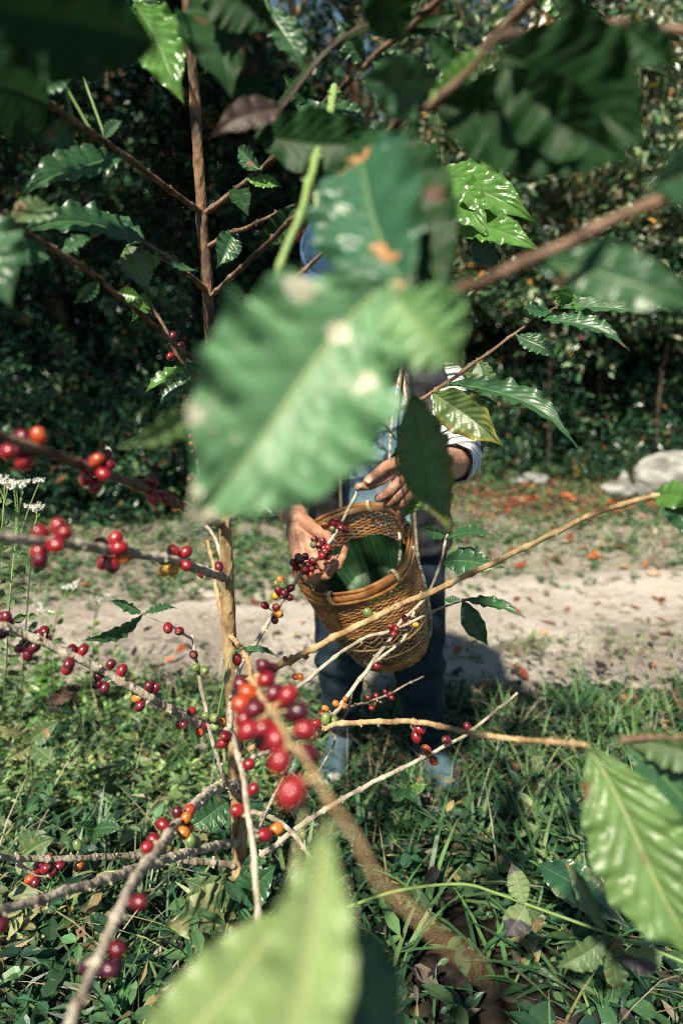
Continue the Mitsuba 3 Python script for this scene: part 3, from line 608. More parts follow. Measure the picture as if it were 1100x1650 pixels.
# ---------------------------------------------------------------- basket
def _cane(p, n, uv):
    a = mikit.fbm(p.x * 35, p.y * 35, p.z * 35, 3)
    c = mikit.mix((.26, .095, .030), (.56, .265, .095), mikit.smoothstep(.25, .7, a))
    return mikit.mix(c, (.07, .055, .045), mikit.smoothstep(.52, .72, mikit.fbm(p.x * 9, p.y * 9, p.z * 12, 3)) * .75)
scene['cane'] = principled(mikit.proc(_cane), .5, .4)
def _grey_cane(p, n, uv):
    a = mikit.fbm(p.x * 30, p.y * 30, p.z * 30, 3)
    return mikit.mix((.17, .09, .045), (.42, .27, .15), mikit.smoothstep(.3, .7, a))
scene['grey_cane'] = principled(mikit.proc(_grey_cane), .6, .3)
RIM, BOT = A3(.021, 1.362, .938), A3(.128, 1.520, .645)
ax = unit(BOT - RIM); ex = unit(np.cross(ax, A3(0, 0, 1))); ey = np.cross(ax, ex); LEN = float(np.linalg.norm(BOT - RIM))
def prof(t):   # radius along the axis, 0 rim to 1 base
    return np.interp(t, [0, .12, .3, .5, .7, .88, 1.0], [.131, .132, .131, .126, .116, .103, .088])
def on(t, a, out=0.0):
    t, a = np.broadcast_arrays(np.asarray(t, float), np.asarray(a, float))
    r = prof(t) + out
    sag = .006 * np.sin(a * 2 + .6)
    return RIM + (t * LEN)[..., None] * ax + ((r + sag) * np.cos(a))[..., None] * ex + ((r - sag) * np.sin(a))[..., None] * ey
def strip(t, a, out, w, th=.0011):
    """A flat split of cane laid along the wall."""
    p = on(t, a, out)
    nrm = unit(on(t, a, out + .01) - p)
    return tube(p, np.full(len(p), w / 2), 6, flat=th / (w / 2), up=nrm)
basket = thing('woven_basket', 'round picking basket of woven split bamboo tilted against the person\'s legs', 'basket')
rng = np.random.default_rng(4)
full = np.linspace(0, 2 * np.pi, 145)
NW = 60
rows = []
for i, t0 in enumerate(np.linspace(.05, .45, 27)):
    rows.append(strip(t0 + .004 * np.sin(full * 5 + i), full, .0016 * np.sin(full * NW / 2 + np.pi * i) + rng.uniform(-.0005, .0005), rng.uniform(.0042, .0062)))
put(basket, 'woven_band', mikit.ply(join(rows), 'cane', smooth=40), kind='stuff')
up_t = np.linspace(0, .46, 20)
put(basket, 'upright_splints', mikit.ply(join([strip(up_t, np.full(20, 2 * np.pi * (k_ + .5) / NW * 1.0), .0002, .0048) for k_ in range(NW)]), 'cane', smooth=40), kind='stuff')
lat_t = np.linspace(.43, .93, 40)
NL = 38
lat = []
for k_ in range(NL):
    for s in (1, -1):
        a = 2 * np.pi * (k_ + rng.uniform(-.08, .08)) / NL + s * (lat_t - .46) * 2.9
        lat.append(strip(lat_t, a, .0009 * s * np.sign(np.sin(a * NL / 2 * 1.0 + .5)) + .0007 * s, .0048))
put(basket, 'open_lattice', mikit.ply(join(lat), 'grey_cane', smooth=40), kind='stuff')
put(basket, 'lattice_rings', mikit.ply(join([strip(np.full(145, t0), full, .0026, .0046) for t0 in (.60, .74, .86)]), 'grey_cane', smooth=40), kind='stuff')
low = [strip(t0 + .002 * np.sin(full * 7 + i), full, .0026 + .0014 * np.sin(full * 22 + np.pi * i), .0060) for i, t0 in enumerate(np.linspace(.87, .995, 7))]
put(basket, 'closed_foot', mikit.ply(join(low), 'cane', smooth=40), kind='stuff')
disc = []
for i, q in enumerate(np.linspace(-.075, .075, 16)):
    h = math.sqrt(max(1e-6, .083 ** 2 - q * q))
    for e1, e2 in ((ex, ey), (ey, ex)):
        p = BOT + e1 * q + e2 * np.linspace(-h, h, 9)[:, None] - ax * (.002 * (1 if (i + (e1 is ex)) % 2 else -1))
        disc.append(tube(p, np.full(9, .0046), 6, flat=.2, up=ax))
put(basket, 'base', mikit.ply(join(disc), 'grey_cane', smooth=40), kind='stuff')
for t0, o, w in ((.012, .0050, .020), (.016, -.0045, .020), (-.012, .0005, .011)):
    put(basket, 'rim_hoop', mikit.ply(strip(t0 + .006 * np.sin(full * 3 + o * 900), full, o + .001 * np.sin(full * 9), w, .0016), 'cane' if o > 0 else 'grey_cane', smooth=40))
put(basket, 'rim_hoop', mikit.ply(strip(.062 + .004 * np.sin(full * 4), full, .0052, .010, .0014), 'cane', smooth=40))
for a in np.linspace(0, 2 * np.pi, 7)[:-1] + .35:
    q = np.linspace(0, 4 * np.pi, 41)
    p = RIM + 0 * q[:, None]
    tt = .012 + .052 * np.cos(q); oo = .001 + .0085 * np.sin(q); aa = a + np.linspace(-.03, .03, 41)
    put(basket, 'rim_binding', mikit.ply(tube(on(tt, aa, oo), .0021, 6), 'bamboo', smooth=True))
# braided cord up the basket's side
cs = on(np.linspace(.95, .02, 30), np.full(30, math.atan2(float((A3(.12, -.03, 0)) @ ey), float((A3(.12, -.03, 0)) @ ex))), .006)
def cord_mesh(p, r):
    p, s = resample(catmull(p, 6), .003)
    v, f = tube(p, r * (1 + .16 * np.sin(s * 900)), 8)
    uv = np.zeros((len(v), 2)); uv[:len(p) * 8, 0] = np.repeat(s, 8); uv[:len(p) * 8, 1] = np.tile(np.arange(8) / 8, len(p))
    return mikit.ply((v, f), 'cord', smooth=True, uv=uv)
put(basket, 'side_cord', cord_mesh(cs, .0036))
rope = thing('shoulder_cord', 'pale braided cord running from the person\'s shoulder down to the basket rim', 'cord')
put(rope, 'cord_line', cord_mesh([A3(.185, 1.86, 1.30), A3(.175, 1.79, 1.385), A3(.155, 1.68, 1.34), A3(.125, 1.615, 1.20), A3(.120, 1.60, 1.06), A3(.128, 1.53, .98), A3(.135, 1.43, .93), on(.02, .35 + np.pi * 0, .006)], .0034))
# broad banana leaf lining inside
scene['lining_leaf'] = thin_leaf(mikit.proc(lambda p, n, uv: mikit.mix((.012, .042, .018), (.034, .095, .036), mikit.smoothstep(.3, .7, mikit.noise(uv.y * 60) * .35 + .65 * mikit.fbm(p.x * 26, p.y * 26, p.z * 26, 3)))), .45, .4, gloss=.25)
def lining(label, a0, a1, t0, t1, rise, seed):
    g, w = np.meshgrid(np.linspace(a0, a1, 40), np.linspace(0, 1, 22), indexing='ij')
    t = t0 + (t1 - t0) * w
    p = on(t, g, -.012 - .05 * rise * w ** 2)
    p = p + (.012 * (meshkit.fbm(p * 30 + seed, 3) - .5))[..., None] * ex + ax * (.02 * (meshkit.fbm(p * 14 + seed, 2) - .5))[..., None]
    uv = np.stack([w, np.linspace(0, 1, 40)[:, None] + 0 * w], -1).reshape(-1, 2)
    k = put(None, 'banana_leaf', mikit.ply((p.reshape(-1, 3), grid_faces(40, 22)), 'lining_leaf', smooth=True, uv=uv)); labels[k] = {'label': label, 'category': 'leaf'}
_a = lambda vec: math.atan2(float(A3(*vec) @ ey), float(A3(*vec) @ ex))
a_far, a_near = _a((.05, 1, .3)), _a((-.6, -.7, -.2))
lining('dark green banana leaf lining the far inside wall of the basket', a_far - 1.05, a_far + 1.15, .25, .9, 1.0, 1)
lining('striped green banana leaf folded at the near left inside the basket rim', a_near - .75, a_near + .5, .10, .8, 1.4, 6)
g, w = np.meshgrid(np.linspace(0, 2 * np.pi, 40), np.linspace(.02, 1, 16), indexing='ij')
p = RIM + ax * (LEN * .62) + (np.cos(g) * w * .098)[..., None] * ex + (np.sin(g) * w * .098)[..., None] * ey
p = p + ax * (.05 * (meshkit.fbm(p * 18, 3) - .5))[..., None] - ax * (.03 * w ** 2)[..., None]
k = put(None, 'banana_leaf', mikit.ply((p.reshape(-1, 3), grid_faces(40, 16)), 'lining_leaf', smooth=True, uv=np.stack([w, g / 6.28], -1).reshape(-1, 2)))
labels[k] = {'label': 'crumpled green leaf covering the bottom inside the basket', 'category': 'leaf'}

# ---------------------------------------------------------------- measured places, in metres
STEM = [(-.2163,1.15,.105),(-.2131,1.15,.2986),(-.2125,1.15,.4504),(-.2128,1.15,.6636),(-.2132,1.15,.8609),(-.2128,1.15,1.0322),(-.2171,1.15,1.2145),(-.2219,1.15,1.3633),(-.2255,1.15,1.5031),(-.2288,1.15,1.6163),(-.2306,1.15,1.75),(-.235,1.15,1.8758),(-.2355,1.15,1.9789)]
BR = {
 'A': ([(-.2189,1.15,1.0487),(-.2067,.9678,1.1079),(-.2208,.7436,1.2007),(-.2576,.6802,1.2358),(-.28,.5964,1.272),(-.2978,.5307,1.2979),(-.311,.4644,1.321)],.0065,.004,'brown'),
 'B': ([(-.2131,1.15,.9456),(-.2095,.9484,1.0303),(-.2019,.7615,1.1073),(-.2418,.6598,1.1542),(-.2596,.5561,1.1929),(-.281,.4811,1.2229),(-.2949,.4149,1.2468)],.0065,.004,'grey'),
 'C': ([(-.2148,1.15,.6139),(-.2248,1.049,.6896),(-.252,.9646,.7644),(-.2968,.8847,.8576),(-.3393,.8649,.9019),(-.3744,.8341,.9439),(-.4232,.8133,.9845),(-.456,.7806,1.0186),(-.5105,.7504,1.063)],.0075,.005,'pale'),
 'D': ([(-.2091,1.15,.4725),(-.2026,1.0001,.6174),(-.2137,.971,.7076),(-.2211,.9646,.7644),(-.2345,.9795,.8243),(-.2438,.9919,.8742),(-.2489,.9979,.8981)],.0045,.003,'pale'),
 'D2': ([(-.2479,.9969,.8941),(-.2625,.9814,.9145),(-.2823,.9657,.9345),(-.3128,.9512,.9587)],.0022,.0014,'pale'),
 'E': ([(-.2091,1.15,.5046),(-.2286,1.0413,.5762),(-.219,.8627,.6865),(-.213,.7354,.7546),(-.2058,.6258,.811),(-.2054,.5325,.8503),(-.208,.4511,.8545),(-.2071,.3901,.8579),(-.2103,.3472,.8513)],.009,.0045,'grey'),
 'F': ([(-.2093,1.15,.3649),(-.2514,1.0145,.4687),(-.285,.8831,.5616),(-.3171,.7513,.6532),(-.3505,.6623,.7096),(-.3771,.5923,.7593),(-.4084,.5222,.8089)],.008,.005,'grey'),
 'G': ([(-.2115,1.15,.3064),(-.2926,1.0759,.3844),(-.3771,1.0109,.4542),(-.44,.9259,.5267),(-.4954,.8583,.5863),(-.5211,.8094,.6381),(-.5743,.7619,.6957)],.0065,.004,'pale'),
 'G2': ([(-.4954,.8583,.5863),(-.5101,.8648,.5711),(-.495,.8778,.5403),(-.4795,.8852,.5286)],.004,.002,'pale'),
 'H': ([(-.2107,1.15,.7177),(-.12,1.095,.7914),(.0107,1.0377,.8924),(.13,.9862,.975),(.231,.9233,1.0536),(.3023,.8857,1.1094),(.3436,.8537,1.1463),(.3866,.8002,1.1798),(.4038,.7821,1.1901)],.007,.0032,'tan'),
 'I': ([(-.2109,1.15,.6499),(-.1371,1.0773,.7204),(-.0793,1.0313,.784),(-.0213,1.0243,.8386),(.0363,1.0338,.8769),(.0772,1.0274,.8925),(.1173,1.0225,.914),(.1759,1.0106,.949),(.214,1.0042,.9647)],.0045,.002,'pale'),
 'J': ([(-.2086,1.15,.552),(-.1104,1.0784,.6421),(-.0166,1.0381,.7288),(.011,1.0377,.7683),(.0591,1.053,.8299),(.104,1.0681,.8905),(.1533,1.0814,.9436),(.1752,1.0946,.9968),(.1867,1.0964,1.0452)],.0055,.0022,'pale'),
 'J2': ([(.0548,1.0515,.8236),(.0839,1.0379,.8517),(.112,1.0364,.8872),(.1259,1.0454,.9235)],.003,.002,'pale'),
 'K': ([(-.209,1.15,.5733),(-.119,1.1077,.636),(-.0514,1.0645,.6694),(-.021,.9796,.7422),(.0389,.91,.7937),(.1008,.821,.8501),(.1562,.7286,.8926),(.2114,.6554,.93),(.23,.6105,.9565),(.2408,.5654,.9822)],.0056,.0026,'tan'),
 'L': ([(-.2117,1.15,.3017),(-.131,1.0571,.4327),(-.073,1.0077,.5239),(.0419,.9556,.6456),(.1288,.914,.7269),(.1905,.8878,.7873),(.2287,.878,.8304),(.2605,.8762,.8645)],.0065,.002,'pale'),
 'M': ([(-.2136,1.15,.7042),(-.179,.9402,.7906),(-.1442,.7788,.8462),(-.1189,.6796,.8614),(-.1043,.6319,.8356),(-.0913,.58,.7928),(-.0868,.554,.7713)],.004,.003,'pale'),
 'N': ([(.0175,1.0382,.7704),(.0112,1.0577,.7245),(-.0069,1.0681,.6838),(-.0186,1.0758,.6319),(-.054,1.0969,.551)],.0024,.0014,'white'),
 'O': ([(-.0055,1.0408,.7396),(.031,1.1682,.6719),(.0967,1.3077,.6113),(.1429,1.3587,.609),(.1949,1.4093,.6055)],.003,.0014,'pale'),
 'Q': ([(-.2086,1.15,.3831),(-.1609,1.0945,.4589),(-.12,1.0399,.5707),(-.0854,1.0117,.6641),(-.076,1.009,.6944)],.004,.002,'pale'),
 'Q2': ([(-.167,1.0886,.4353),(-.1349,1.0316,.5374),(-.0964,1.0064,.6429)],.003,.0016,'pale'),
 'R': ([(-.2089,1.15,.443),(-.1548,1.0726,.4951),(-.104,.9826,.5472),(-.0669,.9148,.5648),(-.0437,.8546,.5713),(-.028,.8053,.5388)],.005,.003,'grey'),
 'U': ([(-.2133,1.15,.829),(-.142,.8725,.9326),(-.0933,.6178,1.0271),(-.0623,.4943,1.0689),(-.028,.3703,1.109),(-.0063,.2848,1.1384),(.0129,.2262,1.1512),(.03,.1838,1.1673),(.0381,.1654,1.1759),(.0419,.1585,1.1773)],.0042,.0007,'soft'),
 'V': ([(-.2073,1.15,.7416),(-.1866,1.1343,.7839),(-.1464,1.1396,.8465),(-.1207,1.1495,.8863),(-.098,1.1675,.9168),(-.066,1.1964,.9504),(-.0363,1.215,.9835),(-.0085,1.2331,1.0149),(.0098,1.2514,1.0467),(.0271,1.2652,1.0814),(.0321,1.2682,1.0934)],.0048,.0028,'pale'),
 'L1': ([(-.227,1.15,1.5745),(-.2571,1.089,1.594),(-.282,1.0312,1.6103),(-.308,.9312,1.6225),(-.3198,.8176,1.6219),(-.323,.7242,1.6192),(-.3253,.6408,1.6152)],.0048,.0032,'brown'),
 'L3': ([(-.2238,1.15,1.4541),(-.2429,1.0802,1.4761),(-.2633,1.0339,1.4973),(-.2847,1.0067,1.5122)],.0052,.003,'brown'),
 'L4': ([(-.2208,1.15,1.3196),(-.25,1.0805,1.3534),(-.276,.9885,1.3979),(-.3046,.8665,1.4458),(-.3267,.7502,1.4753),(-.33,.681,1.487),(-.3352,.6015,1.4989)],.004,.003,'dark'),
 'L5': ([(-.2206,1.15,1.2794),(-.2535,1.1243,1.3226),(-.2674,1.1096,1.3462),(-.2847,1.0993,1.3876),(-.305,1.0999,1.431),(-.318,1.1059,1.4553)],.004,.002,'brown'),
 'R1': ([(-.2281,1.15,1.5727),(-.1554,1.1136,1.61),(-.086,1.0492,1.6411),(-.0377,.9834,1.6667),(.0297,.8866,1.6917),(.0907,.7867,1.7045),(.124,.7266,1.7113)],.0042,.0034,'brown'),
 'R2': ([(-.2224,1.15,1.5243),(-.1783,1.1162,1.538),(-.1429,1.0765,1.5441),(-.0679,1.0297,1.563)],.004,.0025,'brown'),
 'R3': ([(-.2233,1.15,1.4442),(-.1176,1.0144,1.5015),(.0072,.8343,1.5645),(.0629,.7374,1.5894),(.1068,.6693,1.6055),(.1312,.6095,1.6138),(.1509,.5597,1.6209)],.004,.0036,'dark'),
 'RM': ([(-.2189,1.15,1.0499),(-.1095,1.1278,1.1296),(.064,1.1247,1.2412),(.148,1.1254,1.2853),(.2305,1.1294,1.3429),(.3166,1.1342,1.4035),(.3857,1.1358,1.451)],.0055,.002,'brown'),
 'RT': ([(-.2219,1.15,1.3633),(-.1095,1.2099,1.4591),(.0107,1.2041,1.56),(.0943,1.1978,1.6174),(.1467,1.2032,1.6387),(.1865,1.2075,1.656)],.005,.002,'dark'),
 'GS': ([(-.0078,.9251,1.6807),(-.0133,.7824,1.6046),(-.0217,.6617,1.5337),(-.0309,.5868,1.4814),(-.0436,.5555,1.4384),(-.056,.5459,1.4)],.0045,.003,'green'),
 'W': ([(-.2901,1.2818,1.21),(-.2872,1.2868,1.1476),(-.2823,1.2719,1.0875),(-.2619,1.21,1.046),(-.2319,1.1779,.9999),(-.2126,1.15,.9296)],.002,.004,'pale'),
 'W2': ([(-.2625,1.3108,1.2437),(-.2786,1.3048,1.2197),(-.2872,1.2943,1.1776),(-.2872,1.2853,1.1416)],.002,.002,'pale'),
 'X': ([(-.2269,1.15,1.8164),(-.2524,1.1477,1.8296),(-.2688,1.1327,1.8519),(-.2805,1.1067,1.872)],.0028,.0022,'green'),
 'X2': ([(-.2291,1.15,1.8114),(-.2053,1.1259,1.8248),(-.1791,1.1002,1.8457),(-.1639,1.0834,1.8612)],.0028,.0022,'green'),
 'Y': ([(.064,1.1247,1.2412),(.0893,1.2517,1.2135),(.1183,1.3756,1.1728),(.1542,1.4089,1.1411),(.1573,1.3697,1.0666)],.0025,.0015,'green'),
 'W3': ([(-.2527,1.1903,1.0085),(-.2409,1.1746,.9454),(-.2284,1.1481,.8806),(-.2132,1.15,.8032)],.003,.006,'tan'),
}
BR2 = {
 'Z': ([(.6857,.6755,1.5891),(.4048,.556,1.5232),(.264,.483,1.4784),(.216,.4572,1.4575),(.1757,.443,1.4419),(.1143,.4253,1.4122),(.0687,.4103,1.3936),(.0317,.3882,1.3878)],.0062,.003,'brown'),
 'Z4': ([(.0317,.3882,1.3878),(.0038,.4181,1.3834),(-.0287,.4435,1.3613),(-.0657,.4675,1.3337),(-.0983,.4849,1.3206)],.002,.0012,'green'),
 'Z2': ([(.6857,.6755,1.5891),(.4886,.6191,1.6111),(.2971,.5503,1.5832),(.1971,.5295,1.5824),(.1157,.5159,1.5693),(.092,.5221,1.5526),(.064,.5382,1.5344)],.005,.003,'brown'),
 'Z3': ([(.6857,.6755,1.5891),(.7143,.5718,1.1733),(.4524,.4247,.9965),(.3667,.4811,1.016),(.3143,.5317,1.0125),(.2743,.5672,.9893)],.006,.003,'brown'),
}
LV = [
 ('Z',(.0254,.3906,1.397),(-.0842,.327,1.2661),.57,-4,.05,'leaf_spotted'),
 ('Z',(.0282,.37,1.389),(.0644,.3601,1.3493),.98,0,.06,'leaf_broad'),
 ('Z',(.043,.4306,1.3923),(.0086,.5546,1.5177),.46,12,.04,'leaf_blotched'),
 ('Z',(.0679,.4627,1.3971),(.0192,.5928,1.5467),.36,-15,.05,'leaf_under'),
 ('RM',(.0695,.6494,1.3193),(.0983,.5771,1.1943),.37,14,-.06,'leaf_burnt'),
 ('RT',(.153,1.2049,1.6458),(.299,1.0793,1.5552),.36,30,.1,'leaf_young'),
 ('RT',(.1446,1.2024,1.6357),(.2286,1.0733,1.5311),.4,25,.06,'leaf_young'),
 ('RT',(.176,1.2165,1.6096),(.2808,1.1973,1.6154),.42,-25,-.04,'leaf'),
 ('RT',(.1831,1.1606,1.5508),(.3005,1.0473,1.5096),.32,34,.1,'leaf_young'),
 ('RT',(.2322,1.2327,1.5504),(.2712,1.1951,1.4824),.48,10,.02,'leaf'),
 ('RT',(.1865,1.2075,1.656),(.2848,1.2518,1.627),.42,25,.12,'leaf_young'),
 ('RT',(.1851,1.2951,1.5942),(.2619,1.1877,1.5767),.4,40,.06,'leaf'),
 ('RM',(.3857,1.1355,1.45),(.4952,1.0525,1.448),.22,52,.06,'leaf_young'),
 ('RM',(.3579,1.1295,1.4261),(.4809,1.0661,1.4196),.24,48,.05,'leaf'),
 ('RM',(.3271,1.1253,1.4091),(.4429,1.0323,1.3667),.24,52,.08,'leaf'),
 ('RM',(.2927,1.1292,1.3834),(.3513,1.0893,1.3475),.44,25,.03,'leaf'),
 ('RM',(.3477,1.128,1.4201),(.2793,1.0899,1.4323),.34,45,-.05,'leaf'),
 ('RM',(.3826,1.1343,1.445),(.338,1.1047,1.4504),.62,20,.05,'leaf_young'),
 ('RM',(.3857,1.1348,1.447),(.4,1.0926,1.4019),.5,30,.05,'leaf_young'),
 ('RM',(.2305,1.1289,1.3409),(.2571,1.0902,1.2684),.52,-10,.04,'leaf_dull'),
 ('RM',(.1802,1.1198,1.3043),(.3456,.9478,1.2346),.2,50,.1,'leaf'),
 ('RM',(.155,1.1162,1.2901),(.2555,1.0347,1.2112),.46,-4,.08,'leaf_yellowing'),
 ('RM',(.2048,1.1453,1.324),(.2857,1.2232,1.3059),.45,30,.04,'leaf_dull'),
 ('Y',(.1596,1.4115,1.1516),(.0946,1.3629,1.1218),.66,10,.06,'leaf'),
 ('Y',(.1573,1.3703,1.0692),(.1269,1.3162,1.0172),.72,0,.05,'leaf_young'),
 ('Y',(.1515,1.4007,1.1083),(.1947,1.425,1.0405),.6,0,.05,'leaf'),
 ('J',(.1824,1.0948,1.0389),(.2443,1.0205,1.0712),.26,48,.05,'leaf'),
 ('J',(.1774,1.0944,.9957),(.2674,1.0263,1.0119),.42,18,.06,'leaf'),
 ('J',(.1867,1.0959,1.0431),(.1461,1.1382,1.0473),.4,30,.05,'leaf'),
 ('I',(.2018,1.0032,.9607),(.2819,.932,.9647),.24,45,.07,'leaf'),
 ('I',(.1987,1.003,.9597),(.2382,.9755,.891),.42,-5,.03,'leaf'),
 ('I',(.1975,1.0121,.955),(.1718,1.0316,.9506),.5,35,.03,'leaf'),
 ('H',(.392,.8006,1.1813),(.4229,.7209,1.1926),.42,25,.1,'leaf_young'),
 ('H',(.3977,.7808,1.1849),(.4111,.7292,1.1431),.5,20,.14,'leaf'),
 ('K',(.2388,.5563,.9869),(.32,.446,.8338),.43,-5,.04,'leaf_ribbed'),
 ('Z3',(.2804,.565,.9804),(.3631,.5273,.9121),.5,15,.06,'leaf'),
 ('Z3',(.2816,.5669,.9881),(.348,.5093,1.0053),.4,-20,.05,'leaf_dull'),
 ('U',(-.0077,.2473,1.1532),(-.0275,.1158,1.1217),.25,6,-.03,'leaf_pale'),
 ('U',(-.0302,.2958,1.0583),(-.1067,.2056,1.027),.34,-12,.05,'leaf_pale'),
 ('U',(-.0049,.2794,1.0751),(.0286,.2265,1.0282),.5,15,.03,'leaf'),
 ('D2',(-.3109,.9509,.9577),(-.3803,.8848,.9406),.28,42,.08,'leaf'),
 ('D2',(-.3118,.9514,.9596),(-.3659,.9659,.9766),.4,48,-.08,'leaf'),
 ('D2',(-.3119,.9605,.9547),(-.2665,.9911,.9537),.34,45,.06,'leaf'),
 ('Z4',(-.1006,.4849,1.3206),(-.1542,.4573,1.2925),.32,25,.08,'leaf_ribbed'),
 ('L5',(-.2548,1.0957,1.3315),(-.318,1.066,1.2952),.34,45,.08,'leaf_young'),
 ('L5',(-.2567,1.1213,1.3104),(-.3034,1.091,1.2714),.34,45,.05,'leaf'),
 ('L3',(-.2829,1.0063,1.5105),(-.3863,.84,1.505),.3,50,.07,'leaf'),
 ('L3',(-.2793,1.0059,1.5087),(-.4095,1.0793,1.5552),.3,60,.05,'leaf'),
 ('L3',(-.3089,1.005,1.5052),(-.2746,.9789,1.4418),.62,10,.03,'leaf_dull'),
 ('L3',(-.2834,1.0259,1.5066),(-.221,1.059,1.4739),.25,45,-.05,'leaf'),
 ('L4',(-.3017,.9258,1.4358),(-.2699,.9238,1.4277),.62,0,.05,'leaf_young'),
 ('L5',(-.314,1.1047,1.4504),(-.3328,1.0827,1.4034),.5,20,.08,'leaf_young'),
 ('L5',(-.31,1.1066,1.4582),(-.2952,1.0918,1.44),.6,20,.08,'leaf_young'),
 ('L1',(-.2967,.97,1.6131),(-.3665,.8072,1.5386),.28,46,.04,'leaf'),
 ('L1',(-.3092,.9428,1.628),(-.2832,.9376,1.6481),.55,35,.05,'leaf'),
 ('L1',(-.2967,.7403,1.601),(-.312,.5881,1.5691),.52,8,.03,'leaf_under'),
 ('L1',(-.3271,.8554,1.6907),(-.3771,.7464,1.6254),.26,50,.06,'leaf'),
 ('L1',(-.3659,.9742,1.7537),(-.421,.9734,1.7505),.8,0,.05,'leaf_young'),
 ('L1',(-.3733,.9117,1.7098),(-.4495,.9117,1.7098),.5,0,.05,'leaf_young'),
 ('X',(-.1192,.4804,1.5506),(-.2267,.3977,1.5495),.44,8,.05,'leaf_under'),
 ('X',(-.234,.8578,1.7417),(-.1755,.8089,1.6283),.46,5,.03,'leaf_young'),
 ('X',(-.2571,1.0443,1.8284),(-.3171,1.0568,1.8783),.5,5,.03,'leaf_young'),
 ('X2',(-.1341,.7441,1.699),(-.1051,.698,1.5967),.62,0,.03,'leaf_under'),
 ('X2',(-.1245,.7529,1.6517),(-.0654,.7397,1.5986),.55,0,.05,'leaf_under'),
 ('X2',(-.0787,.8107,1.7178),(-.0387,.7932,1.648),.42,18,.05,'leaf'),
 ('X2',(-.1314,.7018,1.6945),(-.0571,.6893,1.6445),.55,-10,.05,'leaf_under'),
 ('X2',(-.1639,1.0834,1.8612),(-.2095,1.1327,1.7696),.5,0,.03,'leaf_young'),
 ('R1',(-.0815,.6877,1.5555),(.0457,.6642,1.5436),.42,10,.05,'leaf_under'),
 ('R1',(-.0868,1.0264,1.6326),(.0081,.935,1.5966),.42,50,.08,'leaf'),
 ('R1',(-.0709,1.0294,1.6446),(.0076,.8951,1.6433),.4,45,.08,'leaf'),
 ('R1',(-.0561,.6949,1.5841),(-.1211,.6658,1.5503),.36,-20,.16,'leaf_dead'),
 ('R1',(-.1668,1.124,1.6105),(-.1429,1.0809,1.5616),.5,10,.06,'leaf_under'),
 ('R1',(.0561,.7109,1.6483),(.0203,.6588,1.6877),.62,0,.05,'leaf_under'),
 ('R2',(-.0679,1.0297,1.563),(-.1176,1.0144,1.5015),.5,10,.05,'leaf_under'),
 ('R2',(-.1684,1.1177,1.5438),(-.1943,1.0825,1.4856),.55,0,.05,'leaf'),
 ('GS',(-.0267,.6111,1.4962),(-.016,.6008,1.4548),.35,25,.05,'leaf_pale'),
 ('Z2',(.0743,.5627,1.55),(.0098,.5319,1.5508),.56,5,.05,'leaf'),
 ('Z2',(.0677,.55,1.5403),(.194,.462,1.4769),.4,-8,-.06,'leaf_under'),
 ('Z2',(.1071,.5137,1.5601),(.2039,.4756,1.49),.66,5,-.05,'leaf_under'),
 ('Z2',(.0714,.5629,1.5509),(.1119,.5376,1.5733),.4,20,.05,'leaf_young'),
 ('Z2',(.2067,.8187,1.7502),(.2567,.8077,1.7062),.5,0,.05,'leaf_young'),
 ('Z',(.2286,.4406,1.4739),(.1781,.4142,1.4507),.75,10,.05,'leaf'),
 ('Z',(.1337,.4778,1.4162),(.2286,.4188,1.3863),.34,24,.08,'leaf'),
 ('L4',(-.3195,.5945,1.4709),(-.2685,.5552,1.3959),.72,5,.04,'leaf'),
 ('L4',(-.3267,.7502,1.4753),(-.3331,.7005,1.4412),.6,0,.05,'leaf'),
 ('L1',(-.3235,.881,1.6281),(-.3453,.8195,1.5879),.45,30,.06,'leaf'),
 ('L1',(-.3267,.7877,1.626),(-.2949,.8156,1.6549),.45,35,.06,'leaf'),
 ('L1',(-.3269,.7458,1.623),(-.3486,.6686,1.5614),.5,10,.05,'leaf'),
 ('L4',(-.3257,.8101,1.4676),(-.2971,.8368,1.4921),.42,40,.06,'leaf'),
 ('L4',(-.3331,.7114,1.4852),(-.3154,.7807,1.5152),.42,35,.06,'leaf_dull'),
 ('L4',(-.312,.8872,1.4463),(-.344,.8799,1.4168),.45,20,.06,'leaf'),
 ('L3',(-.2661,1.0344,1.4991),(-.3031,1.0082,1.4769),.45,30,.06,'leaf_young'),
 ('L3',(-.2829,1.0063,1.5105),(-.3269,.9457,1.5155),.32,48,.06,'leaf'),
 ('R1',(.0297,.8866,1.6917),(-.0072,.8766,1.7345),.5,15,.05,'leaf'),
 ('R1',(.0367,.8766,1.6932),(.0916,.8382,1.6631),.42,30,.06,'leaf'),
 ('R1',(-.0335,.9842,1.67),(-.0778,.9741,1.7122),.45,15,.05,'leaf_under'),
 ('R1',(-.0249,.9744,1.6721),(.04,.9331,1.6303),.42,25,.06,'leaf'),
 ('R1',(.0686,.828,1.7048),(.123,.7859,1.7013),.45,20,.05,'leaf_under'),
 ('R3',(.0072,.8343,1.5645),(-.0223,.8674,1.6146),.5,10,.05,'leaf_under'),
 ('R3',(.0338,.7854,1.5753),(.0933,.7744,1.5723),.42,25,.05,'leaf'),
 ('R3',(.1068,.6693,1.6055),(.08,.6879,1.639),.5,15,.05,'leaf_under'),
 ('R3',(.0886,.698,1.5967),(.1299,.6923,1.5738),.45,20,.05,'leaf'),
 ('R1',(-.1213,1.0755,1.6228),(-.1619,1.1062,1.6633),.45,20,.05,'leaf'),
 ('R1',(-.1429,1.0936,1.6125),(-.0905,1.0913,1.6032),.42,30,.05,'leaf_young'),
 ('X',(-.2688,1.1327,1.8519),(-.319,1.1466,1.825),.5,10,.05,'leaf'),
 ('X2',(-.194,1.1189,1.8379),(-.1402,1.0892,1.8018),.5,10,.05,'leaf'),
